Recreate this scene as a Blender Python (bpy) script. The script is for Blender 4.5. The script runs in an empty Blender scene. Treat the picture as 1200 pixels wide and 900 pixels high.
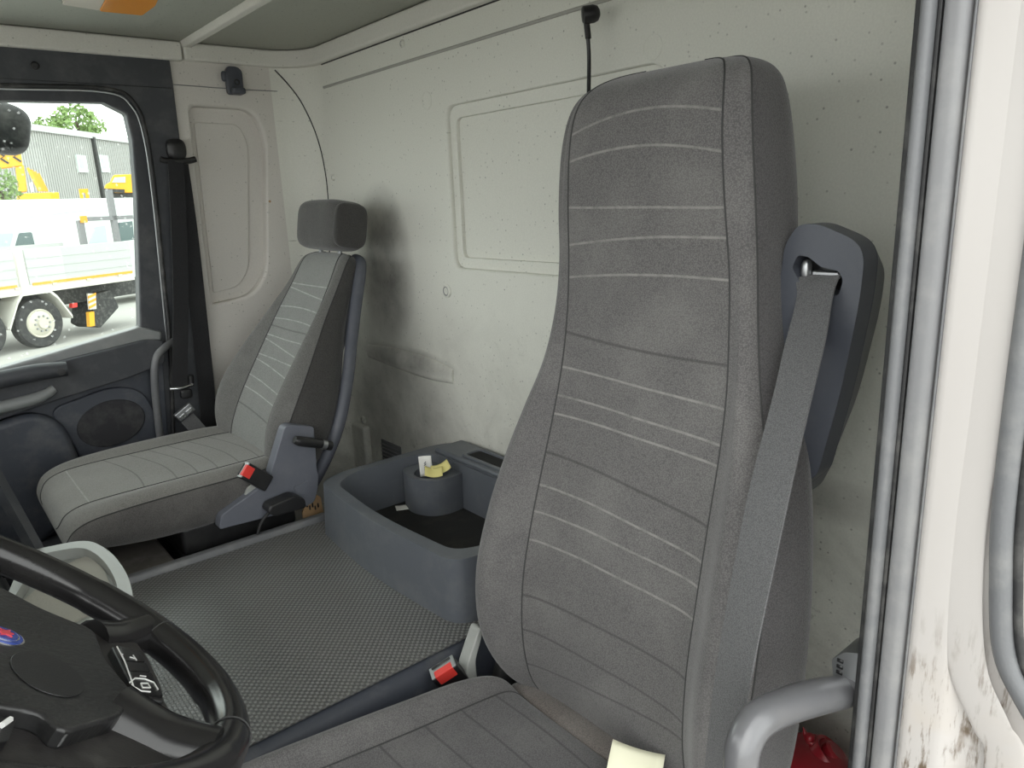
import bpy, bmesh, math, random
from mathutils import Vector, Matrix, Quaternion
random.seed(7)
PI = math.pi
S = bpy.context.scene
COL = S.collection

# ------------------------------------------------------------------ camera, sky, exposure
# axes: X towards the rear wall (x=0), Y from the driver door (y=0) to the passenger door (y=2.1), Z up (0.32 = engine cover)
CAM = Vector((-1.145, -0.298, 1.12)); FPX = 854.0
YAW, PITCH, ROLL = map(math.radians, (39.47, 14.3, -2.33))
_f = Vector((math.sin(YAW)*math.cos(PITCH), math.cos(YAW)*math.cos(PITCH), -math.sin(PITCH)))
_r = _f.cross(Vector((0, 0, 1))).normalized(); _u = _r.cross(_f)
_c, _s = math.cos(ROLL), math.sin(ROLL)
_r, _u = _c*_r + _s*_u, -_s*_r + _c*_u
cd = bpy.data.cameras.new('camera'); cam = bpy.data.objects.new('camera', cd); COL.objects.link(cam)
cd.sensor_width = 36; cd.lens = FPX/1200*36; cd.clip_start = 0.02; cd.clip_end = 500
M4 = Matrix((( _r.x, _u.x, -_f.x, CAM.x), (_r.y, _u.y, -_f.y, CAM.y), (_r.z, _u.z, -_f.z, CAM.z), (0, 0, 0, 1)))
cam.matrix_world = M4
S.camera = cam

w = bpy.data.worlds.new('overcast'); S.world = w; w.use_nodes = True
bg = w.node_tree.nodes['Background']; bg.inputs[0].default_value = (0.97, 1.0, 0.98, 1); bg.inputs[1].default_value = 3.35
sd = bpy.data.lights.new('sun', 'SUN'); sd.energy = 0.8; sd.angle = math.radians(50); sd.color = (1, 0.98, 0.94)
sun = bpy.data.objects.new('sun', sd); COL.objects.link(sun)
sun.rotation_euler = Vector((0.72, 0.42, -0.62)).to_track_quat('-Z', 'Y').to_euler()
S.view_settings.view_transform = 'Standard'; S.view_settings.look = 'None'
S.view_settings.exposure = 0.0; S.view_settings.gamma = 1.0; S.view_settings.use_curve_mapping = False
S.cycles.max_bounces = 10; S.cycles.diffuse_bounces = 8

def ray(px, py): return _f + _r*((px-600)/FPX) - _u*((py-450)/FPX)
def at_x(p, x): d = ray(*p); return CAM + d*((x-CAM.x)/d.x)
def at_y(p, y): d = ray(*p); return CAM + d*((y-CAM.y)/d.y)
def at_z(p, z): d = ray(*p); return CAM + d*((z-CAM.z)/d.z)
def at_plane(p, o, n): d = ray(*p); return CAM + d*((o-CAM).dot(n)/d.dot(n))
def xz(pts, y): return [(q.x, q.z) for q in (at_y(p, y) for p in pts)]
def yz(pts, x): return [(q.y, q.z) for q in (at_x(p, x) for p in pts)]
def xy(pts, z): return [(q.x, q.y) for q in (at_z(p, z) for p in pts)]

# ------------------------------------------------------------------ materials
MATS = {}
def base_mat(name, col, rough=0.5, metal=0.0, spec=0.5):
    m = bpy.data.materials.new(name); m.use_nodes = True
    b = m.node_tree.nodes['Principled BSDF']
    b.inputs['Base Color'].default_value = (*col, 1); b.inputs['Roughness'].default_value = rough
    b.inputs['Metallic'].default_value = metal; b.inputs['Specular IOR Level'].default_value = spec
    MATS[name] = m
    return m, m.node_tree, b
def nd(nt, t, **kw):
    n = nt.nodes.new(t)
    for k, v in kw.items(): setattr(n, k, v)
    return n
def mathn(nt, op, a, b=None, c=None, clamp=False):
    n = nd(nt, 'ShaderNodeMath', operation=op, use_clamp=clamp)
    for i, v in enumerate((a, b, c)):
        if v is None: continue
        if isinstance(v, (int, float)): n.inputs[i].default_value = v
        else: nt.links.new(v, n.inputs[i])
    return n.outputs[0]
def mixc(nt, fac, a, b, mode='MIX'):
    n = nd(nt, 'ShaderNodeMix', data_type='RGBA', blend_type=mode)
    for i, v in ((0, fac), (6, a), (7, b)):
        if isinstance(v, tuple): n.inputs[i].default_value = (*v, 1) if len(v) == 3 else v
        elif isinstance(v, (int, float)): n.inputs[i].default_value = v
        else: nt.links.new(v, n.inputs[i])
    return n.outputs[2]
def noise(nt, scale, detail=3, rough=0.5, vec=None, dist=0.0):
    n = nd(nt, 'ShaderNodeTexNoise'); n.inputs['Scale'].default_value = scale; n.inputs['Detail'].default_value = detail
    n.inputs['Roughness'].default_value = rough; n.inputs['Distortion'].default_value = dist
    nt.links.new(vec if vec is not None else pos(nt), n.inputs['Vector'])
    return n.outputs['Fac']
def pos(nt):
    if 'geo_pos' in nt.nodes: return nt.nodes['geo_pos'].outputs['Position']
    g = nd(nt, 'ShaderNodeNewGeometry'); g.name = 'geo_pos'; return g.outputs['Position']
def oco(nt):
    if 'tc' in nt.nodes: return nt.nodes['tc'].outputs['Object']
    g = nd(nt, 'ShaderNodeTexCoord'); g.name = 'tc'; return g.outputs['Object']
def mapr(nt, v, a, b, c=0.0, d=1.0):
    n = nd(nt, 'ShaderNodeMapRange'); n.clamp = True
    for i, q in enumerate((a, b, c, d)): n.inputs[i+1].default_value = q
    nt.links.new(v, n.inputs[0]); return n.outputs[0]
def bump(nt, b, h, strength=0.3, dist=0.002):
    n = nd(nt, 'ShaderNodeBump'); n.inputs['Strength'].default_value = strength; n.inputs['Distance'].default_value = dist
    nt.links.new(h, n.inputs['Height']); nt.links.new(n.outputs[0], b.inputs['Normal'])
def plastic(name, col, rough=0.5, grain=600, gs=0.25, dust=0.12, dustcol=(0.42, 0.41, 0.38), spec=0.5):
    m, nt, b = base_mat(name, col, rough, spec=spec)
    d = mapr(nt, noise(nt, 14, 5, 0.65), 0.48, 0.8, 0, dust)
    nt.links.new(mixc(nt, d, col, dustcol), b.inputs['Base Color'])
    bump(nt, b, noise(nt, grain, 2), gs, 0.0006)
    return m
def fabric(name, col, stripes=(), darks=(), weave=900, dust=0.18, light=(0.30, 0.30, 0.29), slope=0.0, scale=1.0):
    m, nt, b = base_mat(name, col, 0.95, spec=0.15)
    b.inputs['Sheen Weight'].default_value = 0.25; b.inputs['Sheen Roughness'].default_value = 0.5
    wv = nd(nt, 'ShaderNodeTexVoronoi'); wv.inputs['Scale'].default_value = weave
    nt.links.new(pos(nt), wv.inputs['Vector'])
    c = mixc(nt, mapr(nt, wv.outputs['Distance'], 0.1, 0.7), tuple(k*1.25 for k in col), tuple(k*0.7 for k in col))
    c = mixc(nt, mapr(nt, noise(nt, 9, 5, 0.6), 0.45, 0.8, 0, dust), c, (0.34, 0.33, 0.31))
    hgt = wv.outputs['Distance']
    if stripes or darks:
        uv = nd(nt, 'ShaderNodeUVMap'); uv.uv_map = 'uv'
        sp = nd(nt, 'ShaderNodeSeparateXYZ'); nt.links.new(uv.outputs[0], sp.inputs[0])
        u, v = sp.outputs[0], sp.outputs[1]
        wob = noise(nt, 5, 1, 0.4)
        edge = None
        def line(vals, half):
            tot = None
            for k, (v0, sl, bow) in enumerate(vals):
                x = mathn(nt, 'SUBTRACT', v, v0)
                x = mathn(nt, 'SUBTRACT', x, mathn(nt, 'MULTIPLY', u, sl))
                x = mathn(nt, 'SUBTRACT', x, mathn(nt, 'MULTIPLY', mathn(nt, 'MULTIPLY', u, u), bow))
                x = mathn(nt, 'ADD', x, mathn(nt, 'MULTIPLY', mathn(nt, 'SUBTRACT', wob, 0.5), 0.006))
                x = mapr(nt, mathn(nt, 'ABSOLUTE', x), half*0.35, half, 1, 0)
                tot = x if tot is None else mathn(nt, 'MAXIMUM', tot, x)
            return tot
        if stripes:
            L = line(stripes, 0.0024*scale)
            c = mixc(nt, mathn(nt, 'MULTIPLY', L, mapr(nt, noise(nt, 60, 2), 0.3, 0.6, 0.3, 0.85)), c, light)
        if darks:
            D = line(darks, 0.003*scale)
            c = mixc(nt, mathn(nt, 'MULTIPLY', D, 0.6), c, tuple(k*0.35 for k in col))
            hgt = mathn(nt, 'SUBTRACT', hgt, mathn(nt, 'MULTIPLY', D, 1.5))
    nt.links.new(c, b.inputs['Base Color'])
    bump(nt, b, hgt, 0.35, 0.0012)
    return m

def wall_mat(name, col, dirt=1.0, flat=(0, 1, 1)):
    m, nt, b = base_mat(name, col, 0.7, spec=0.25)
    P = pos(nt)
    vo = nd(nt, 'ShaderNodeTexVoronoi'); vo.inputs['Scale'].default_value = 58; vo.inputs['Randomness'].default_value = 1
    fm_ = nd(nt, 'ShaderNodeVectorMath', operation='MULTIPLY'); fm_.inputs[1].default_value = flat
    nt.links.new(P, fm_.inputs[0]); nt.links.new(fm_.outputs[0], vo.inputs['Vector'])
    dot = mathn(nt, 'MULTIPLY', mapr(nt, vo.outputs['Distance'], 0.06, 0.15, 1, 0), mapr(nt, noise(nt, 25, 1), 0.35, 0.65, 0.3, 0.75))
    fine = mapr(nt, noise(nt, 260, 2), 0.35, 0.7, 0, 0.22)
    c = mixc(nt, fine, col, tuple(k*0.72 for k in col))
    c = mixc(nt, dot, c, (0.19, 0.19, 0.17))
    sp = nd(nt, 'ShaderNodeSeparateXYZ'); nt.links.new(P, sp.inputs[0])
    low = mapr(nt, sp.outputs[2], 0.25, 0.95, 1, 0)
    n1 = mapr(nt, noise(nt, 6, 6, 0.7, dist=0.5), 0.42, 0.72)
    c = mixc(nt, mathn(nt, 'MULTIPLY', mathn(nt, 'MULTIPLY', low, n1), 0.5*dirt), c, (0.20, 0.19, 0.17))
    sc = mapr(nt, noise(nt, 28, 6, 0.75, dist=1.2), 0.60, 0.72)
    c = mixc(nt, mathn(nt, 'MULTIPLY', mathn(nt, 'MULTIPLY', low, sc), 0.6*dirt), c, (0.10, 0.09, 0.08))
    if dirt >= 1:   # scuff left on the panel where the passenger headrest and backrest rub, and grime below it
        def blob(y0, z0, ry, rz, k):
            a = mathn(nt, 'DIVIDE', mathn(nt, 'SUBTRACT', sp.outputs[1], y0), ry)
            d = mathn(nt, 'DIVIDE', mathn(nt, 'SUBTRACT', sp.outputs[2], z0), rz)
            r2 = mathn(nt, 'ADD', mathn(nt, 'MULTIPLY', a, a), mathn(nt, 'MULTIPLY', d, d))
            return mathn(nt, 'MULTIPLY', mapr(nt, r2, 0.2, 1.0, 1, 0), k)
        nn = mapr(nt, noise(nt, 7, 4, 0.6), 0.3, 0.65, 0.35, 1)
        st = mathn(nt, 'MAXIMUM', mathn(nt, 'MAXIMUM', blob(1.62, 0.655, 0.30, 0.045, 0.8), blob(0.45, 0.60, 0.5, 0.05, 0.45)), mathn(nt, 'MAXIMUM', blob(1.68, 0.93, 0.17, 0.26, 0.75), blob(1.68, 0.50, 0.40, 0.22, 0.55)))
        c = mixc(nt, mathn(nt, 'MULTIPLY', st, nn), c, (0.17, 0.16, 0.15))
    nt.links.new(c, b.inputs['Base Color'])
    bump(nt, b, mathn(nt, 'ADD', noise(nt, 300, 2), mathn(nt, 'MULTIPLY', dot, -1)), 0.3, 0.0012)
    return m

wall_mat('wall', (0.70, 0.70, 0.64)); wall_mat('wall_side_shaded', (0.615, 0.59, 0.55), 0.4, (1, 0, 1))  # side panels darker and warmer: their shade is painted into the colour
wall_mat('headliner', (0.54, 0.55, 0.50), 0.0, (1, 1, 0)); wall_mat('trim_light', (0.66, 0.65, 0.60), 0.0, (1, 0, 1))
plastic('groove_shade', (0.36, 0.355, 0.325), 0.8, dust=0)
plastic('dark_trim', (0.042, 0.045, 0.052), 0.55)
plastic('door_plastic', (0.050, 0.056, 0.072), 0.5, dust=0.16)
plastic('door_sill', (0.20, 0.21, 0.21), 0.4, dust=0.3)
plastic('console_plastic', (0.105, 0.114, 0.130), 0.34, grain=350, gs=0.35, dust=0.14)
plastic('seat_plastic', (0.130, 0.138, 0.165), 0.45, dust=0.1)
plastic('belt_housing', (0.055, 0.060, 0.075), 0.42, dust=0.05)
plastic('black_plastic', (0.012, 0.012, 0.013), 0.4, dust=0.05)
plastic('black_rubber', (0.018, 0.018, 0.019), 0.6, dust=0.25)
plastic('grey_rubber', (0.135, 0.138, 0.145), 0.45, grain=250, gs=0.6, dust=0.3)
plastic('seal_strip', (0.19, 0.19, 0.197), 0.35, dust=0.3, gs=0.1)
plastic('tray_plastic', (0.36, 0.37, 0.35), 0.4, dust=0.2)
plastic('tray_mat', (0.48, 0.465, 0.41), 0.9, grain=180, gs=1.0, dust=0.4, dustcol=(0.5, 0.48, 0.42))
plastic('speaker_cloth', (0.030, 0.030, 0.034), 0.9, grain=700, gs=0.8)
plastic('bin_liner', (0.012, 0.012, 0.012), 0.95, gs=0.6, dust=0.2, dustcol=(0.12, 0.10, 0.08))
plastic('leather', (0.0115, 0.0110, 0.0115), 0.22, grain=420, gs=0.08, dust=0.03, spec=0.6)
plastic('airbag_grain', (0.016, 0.016, 0.0165), 0.34, grain=170, gs=1.0, dust=0.06)
plastic('hub_shell', (0.020, 0.018, 0.018), 0.45, dust=0.15)
plastic('floor_rubber', (0.035, 0.034, 0.033), 0.9, dust=0.4, dustcol=(0.25, 0.22, 0.18))
plastic('silver_handle', (0.115, 0.115, 0.122), 0.28, gs=0.05, dust=0.1, spec=0.8)
plastic('red_paint', (0.26, 0.012, 0.020), 0.35, gs=0.05, dust=0.25, dustcol=(0.10, 0.04, 0.03))
plastic('red_button', (0.75, 0.05, 0.04), 0.35, gs=0.02, dust=0.05)
plastic('cardboard', (0.36, 0.23, 0.12), 0.9, dust=0.2)
plastic('yellow_paper', (0.78, 0.70, 0.28), 0.8, gs=0.1, dust=0)
plastic('cream_paper', (0.80, 0.78, 0.60), 0.8, gs=0.1, dust=0)
plastic('white_paper', (0.80, 0.79, 0.75), 0.8, gs=0.1, dust=0)
plastic('ink', (0.25, 0.25, 0.27), 0.8, dust=0)
plastic('white_mark', (0.72, 0.72, 0.70), 0.5, gs=0.02, dust=0)
plastic('emblem_blue', (0.03, 0.06, 0.28), 0.25, gs=0.02, dust=0)
plastic('emblem_red', (0.65, 0.07, 0.09), 0.3, gs=0.02, dust=0)
plastic('amber_lens', (0.95, 0.38, 0.06), 0.2, grain=300, gs=0.5, dust=0)
plastic('clear_lens', (0.75, 0.70, 0.62), 0.2, gs=0.05, dust=0)
base_mat('chrome', (0.75, 0.76, 0.78), 0.22, 1.0)
base_mat('dull_metal', (0.42, 0.43, 0.44), 0.38, 0.9)
m, nt, b = base_mat('glass', (0.95, 1, 0.97), 0.0)
gl = nd(nt, 'ShaderNodeBsdfGlossy'); gl.inputs['Roughness'].default_value = 0.02
tr = nd(nt, 'ShaderNodeBsdfTransparent'); tr.inputs[0].default_value = (0.93, 0.97, 0.95, 1)
mx = nd(nt, 'ShaderNodeMixShader'); mx.inputs[0].default_value = 0.012
nt.links.new(tr.outputs[0], mx.inputs[1]); nt.links.new(gl.outputs[0], mx.inputs[2])
vs_ = nd(nt, 'ShaderNodeTexVoronoi'); vs_.inputs['Scale'].default_value = 38; nt.links.new(pos(nt), vs_.inputs['Vector'])
spot = mathn(nt, 'MULTIPLY', mapr(nt, vs_.outputs['Distance'], 0.08, 0.16, 1, 0), 0.28)
df_ = nd(nt, 'ShaderNodeBsdfTranslucent'); mx2 = nd(nt, 'ShaderNodeMixShader'); nt.links.new(spot, mx2.inputs[0])
nt.links.new(mx.outputs[0], mx2.inputs[1]); nt.links.new(df_.outputs[0], mx2.inputs[2])
nt.links.new(mx2.outputs[0], nt.nodes['Material Output'].inputs[0])

# ribbed engine-cover mat: small raised bars in alternating directions
m, nt, b = base_mat('tread_rubber', (0.060, 0.060, 0.058), 0.42, spec=0.6)
sp = nd(nt, 'ShaderNodeSeparateXYZ'); nt.links.new(pos(nt), sp.inputs[0])
PT = 0.0125
sx = mathn(nt, 'SINE', mathn(nt, 'MULTIPLY', sp.outputs[0], 2*PI/PT)); sy = mathn(nt, 'SINE', mathn(nt, 'MULTIPLY', sp.outputs[1], 2*PI/PT))
hh = mapr(nt, mathn(nt, 'MULTIPLY', sx, sy), -0.1, 0.5)
dirt = mapr(nt, noise(nt, 5, 5, 0.65), 0.4, 0.75)
c = mixc(nt, mathn(nt, 'MULTIPLY', hh, 0.85), (0.085, 0.085, 0.083), (0.27, 0.27, 0.262))  # bars paler than the gaps: sky sheen painted into the rubber colour
c = mixc(nt, mathn(nt, 'MULTIPLY', dirt, 0.35), c, (0.16, 0.155, 0.14))
nt.links.new(c, b.inputs['Base Color']); bump(nt, b, hh, 0.9, 0.0016)
nt.links.new(mapr(nt, dirt, 0, 1, 0.30, 0.5), b.inputs['Roughness'])

# white body paint with rusty scratches where feet and bags rub
m, nt, b = base_mat('body_paint', (0.455, 0.43, 0.415), 0.3)
P = pos(nt); sp = nd(nt, 'ShaderNodeSeparateXYZ'); nt.links.new(P, sp.inputs[0])
mp = nd(nt, 'ShaderNodeMapping'); mp.inputs['Scale'].default_value = (90, 90, 13); nt.links.new(P, mp.inputs['Vector'])
scr = mapr(nt, noise(nt, 1.0, 5, 0.7, vec=mp.outputs[0]), 0.50, 0.60)
zone = mathn(nt, 'MULTIPLY', mapr(nt, sp.outputs[2], 0.60, 0.72, 1, 0), mapr(nt, noise(nt, 22, 3), 0.40, 0.52))
c = mixc(nt, mathn(nt, 'MULTIPLY', mathn(nt, 'MULTIPLY', scr, zone), 0.95), (0.455, 0.43, 0.415), (0.10, 0.065, 0.035))
c = mixc(nt, mathn(nt, 'MULTIPLY', mapr(nt, noise(nt, 20, 4), 0.5, 0.8), mapr(nt, sp.outputs[2], 0.5, 0.72, 0.35, 0)), c, (0.45, 0.36, 0.25))
nt.links.new(c, b.inputs['Base Color'])

# ------------------------------------------------------------------ object helpers
def tag(o, label=None, cat=None, group=None, kind=None):
    if label: o['label'] = label
    if cat: o['category'] = cat
    if group: o['group'] = group
    if kind: o['kind'] = kind
    return o
def empty(name, loc, label=None, cat=None, group=None, rotz=0):
    o = bpy.data.objects.new(name, None); COL.objects.link(o); o.location = loc; o.rotation_euler[2] = rotz
    o.empty_display_size = 0.05
    return tag(o, label, cat, group)
def link(name, me, mat, parent=None):
    o = bpy.data.objects.new(name, me); COL.objects.link(o)
    if mat: me.materials.append(MATS[mat])
    if parent:
        o.parent = parent
        bpy.context.view_layer.update() if False else None
        o.matrix_parent_inverse = wmat(parent).inverted()
    return o
def wmat(o):
    m = Matrix.LocRotScale(o.location, o.rotation_euler, o.scale)
    return (wmat(o.parent) @ o.matrix_parent_inverse @ m) if o.parent else m
def finish(bm, name, mat, parent=None, smooth=True, bevel=0, seg=3, subsurf=0, sharp=None, angle=30):
    bmesh.ops.remove_doubles(bm, verts=bm.verts, dist=1e-6)
    bmesh.ops.recalc_face_normals(bm, faces=bm.faces)
    for f in bm.faces: f.smooth = smooth
    if sharp and not bevel:
        for e in bm.edges:
            if len(e.link_faces) == 2 and e.calc_face_angle(0) > math.radians(sharp): e.smooth = False
    me = bpy.data.meshes.new(name); bm.to_mesh(me); bm.free()
    o = link(name, me, mat, parent)
    if bevel:
        md = o.modifiers.new('bevel', 'BEVEL'); md.width = bevel; md.segments = seg; md.limit_method = 'ANGLE'
        md.angle_limit = math.radians(angle); md.harden_normals = True
    if subsurf:
        md = o.modifiers.new('sub', 'SUBSURF'); md.levels = subsurf; md.render_levels = subsurf
    return o
def add_box(bm, c, s, rot=None):
    r = bmesh.ops.create_cube(bm, size=1)
    for v in r['verts']:
        q = Vector((v.co.x*s[0], v.co.y*s[1], v.co.z*s[2]))
        v.co = (rot @ q if rot else q) + Vector(c)
def box(name, lo, hi, mat, parent=None, bevel=0.004, seg=2, rot=None):
    bm = bmesh.new(); lo = Vector(lo); hi = Vector(hi)
    add_box(bm, (lo+hi)/2, hi-lo, rot)
    return finish(bm, name, mat, parent, bevel=bevel, seg=seg)
def obox(name, c, s, rot, mat, parent=None, bevel=0.004, seg=2):
    bm = bmesh.new(); add_box(bm, c, s, rot)
    return finish(bm, name, mat, parent, bevel=bevel, seg=seg)
def rp(pts, r, n=5):
    out = []; N = len(pts)
    for i in range(N):
        a, p, b = (Vector(pts[(i+k) % N]) for k in (-1, 0, 1))
        rr = r[i] if isinstance(r, (list, tuple)) else r
        d1 = min(rr, (a-p).length*0.48); d2 = min(rr, (b-p).length*0.48)
        if rr <= 0: out.append(tuple(p)); continue
        s = p+(a-p).normalized()*d1; e = p+(b-p).normalized()*d2
        for k in range(n+1):
            t = k/n; q = s*(1-t)**2+p*2*t*(1-t)+e*t*t; out.append(tuple(q))
    return out
def rrect(x0, x1, z0, z1, r, n=5): return rp([(x0, z0), (x1, z0), (x1, z1), (x0, z1)], r, n)
def ell(cx, cz, rx, rz, n=28): return [(cx+rx*math.cos(2*PI*k/n), cz+rz*math.sin(2*PI*k/n)) for k in range(n)]
def to3(axis, p, a):
    return Vector((a, p[0], p[1])) if axis == 'x' else Vector((p[0], a, p[1])) if axis == 'y' else Vector((p[0], p[1], a))
def add_prism(bm, f0, f1, pts, holes=()):
    """f0/f1 map a 2D point to the two end planes"""
    loops = [list(pts)]+[list(h) for h in holes]
    for f in (f0, f1):
        es = []
        for lp in loops:
            vs = [bm.verts.new(f(p)) for p in lp]
            es += [bm.edges.new((vs[i], vs[(i+1) % len(vs)])) for i in range(len(vs))]
        if holes: bmesh.ops.triangle_fill(bm, use_beauty=True, edges=es)
        else: bm.faces.new([e.verts[0] for e in es]) if False else bm.faces.new(vs)
    for lp in loops:
        n = len(lp)
        a = [bm.verts.new(f0(p)) for p in lp]; b = [bm.verts.new(f1(p)) for p in lp]
        for i in range(n): bm.faces.new((a[i], a[(i+1) % n], b[(i+1) % n], b[i]))
    bmesh.ops.remove_doubles(bm, verts=bm.verts, dist=1e-6)
def prism(name, axis, pts, a0, a1, mat, parent=None, holes=(), bevel=0.004, seg=2, angle=40):
    bm = bmesh.new(); add_prism(bm, lambda p: to3(axis, p, a0), lambda p: to3(axis, p, a1), pts, holes)
    return finish(bm, name, mat, parent, bevel=bevel, seg=seg, angle=angle, sharp=35)
def cr(P, n, closed=False):
    P = [Vector(p) for p in P]; N = len(P); out = []
    rng = N if closed else N-1
    for i in range(rng):
        if closed: a, b, c, d = (P[(i+k) % N] for k in (-1, 0, 1, 2))
        else: a = P[max(i-1, 0)]; b = P[i]; c = P[i+1]; d = P[min(i+2, N-1)]
        for k in range(n):
            t = k/n
            out.append(0.5*((2*b)+(c-a)*t+(2*a-5*b+4*c-d)*t*t+(3*b-a-3*c+d)*t**3))
    if not closed: out.append(P[-1])
    return out
def add_tube(bm, path, r, n=10, closed=False, caps=True, flat=1.0, up=None):
    path = [Vector(p) for p in path]; N = len(path); rings = []
    prev = None
    for i in range(N):
        t = (path[(i+1) % N]-path[i-1]) if (closed or 0 < i < N-1) else (path[1]-path[0] if i == 0 else path[-1]-path[-2])
        t.normalize()
        if prev is None:
            h = Vector(up) if up else (Vector((0, 0, 1)) if abs(t.z) < 0.9 else Vector((1, 0, 0)))
            nn = (h-t*h.dot(t)).normalized()
        else: nn = (prev-t*prev.dot(t)).normalized()
        prev = nn; bb = t.cross(nn); rr = r[i] if isinstance(r, (list, tuple)) else r
        rings.append([bm.verts.new(path[i]+(nn*math.cos(2*PI*k/n)*flat+bb*math.sin(2*PI*k/n))*rr) for k in range(n)])
    for i in range(N if closed else N-1):
        A, B = rings[i], rings[(i+1) % N]
        for k in range(n): bm.faces.new((A[k], A[(k+1) % n], B[(k+1) % n], B[k]))
    if caps and not closed: bm.faces.new(rings[0]); bm.faces.new(rings[-1])
def tube(name, path, r, mat, parent=None, n=10, closed=False, smooth=True, k=6, flat=1.0, up=None):
    if k > 1:
        if isinstance(r, (list, tuple)):
            rr = [v.x for v in cr([(x, 0, 0) for x in r], k, closed)]
        else: rr = r
        path = cr(path, k, closed)
    else: rr = r
    bm = bmesh.new(); add_tube(bm, path, rr, n, closed, flat=flat, up=up)
    return finish(bm, name, mat, parent, sharp=50)
def add_lathe(bm, o, axis, prof, n=28):
    axis = Vector(axis).normalized(); h = Vector((0, 0, 1)) if abs(axis.z) < 0.9 else Vector((1, 0, 0))
    e1 = (h-axis*h.dot(axis)).normalized(); e2 = axis.cross(e1); o = Vector(o); rings = []
    for rad, a in prof:
        if rad < 1e-6: rings.append([bm.verts.new(o+axis*a)]*n)
        else: rings.append([bm.verts.new(o+axis*a+(e1*math.cos(2*PI*k/n)+e2*math.sin(2*PI*k/n))*rad) for k in range(n)])
    for A, B in zip(rings, rings[1:]):
        for k in range(n):
            vs = []
            for v in (A[k], A[(k+1) % n], B[(k+1) % n], B[k]):
                if v not in vs: vs.append(v)
            if len(vs) > 2: bm.faces.new(vs)
def lathe(name, o, axis, prof, mat, parent=None, n=28, sharp=40):
    bm = bmesh.new(); add_lathe(bm, o, axis, prof, n)
    return finish(bm, name, mat, parent, sharp=sharp)
def ribbon(name, path, wdirs, width, thick, mat, parent=None, k=8):
    N = len(path)
    wd = [Vector(d) for d in wdirs] if isinstance(wdirs, list) else [Vector(wdirs)]*N
    ws = width if isinstance(width, (list, tuple)) else [width]*N
    P = cr(path, k); D = [d.normalized() for d in cr(wd, k)]; Wd = [v.x for v in cr([(x, 0, 0) for x in ws], k)]
    bm = bmesh.new(); rows = []
    for i, p in enumerate(P):
        t = (P[min(i+1, len(P)-1)]-P[max(i-1, 0)]).normalized(); d = (D[i]-t*D[i].dot(t)).normalized(); nn = t.cross(d)
        row = []
        for a, bb in ((-.5, -.5), (-.5, .5), (-.3, .62), (.3, .62), (.5, .5), (.5, -.5), (.3, -.62), (-.3, -.62)):
            row.append(bm.verts.new(p+d*Wd[i]*a+nn*thick*bb))
        rows.append(row)
    for A, B in zip(rows, rows[1:]):
        for j in range(8): bm.faces.new((A[j], A[(j+1) % 8], B[(j+1) % 8], B[j]))
    bm.faces.new(rows[0]); bm.faces.new(rows[-1])
    return finish(bm, name, mat, parent, sharp=60)

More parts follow.
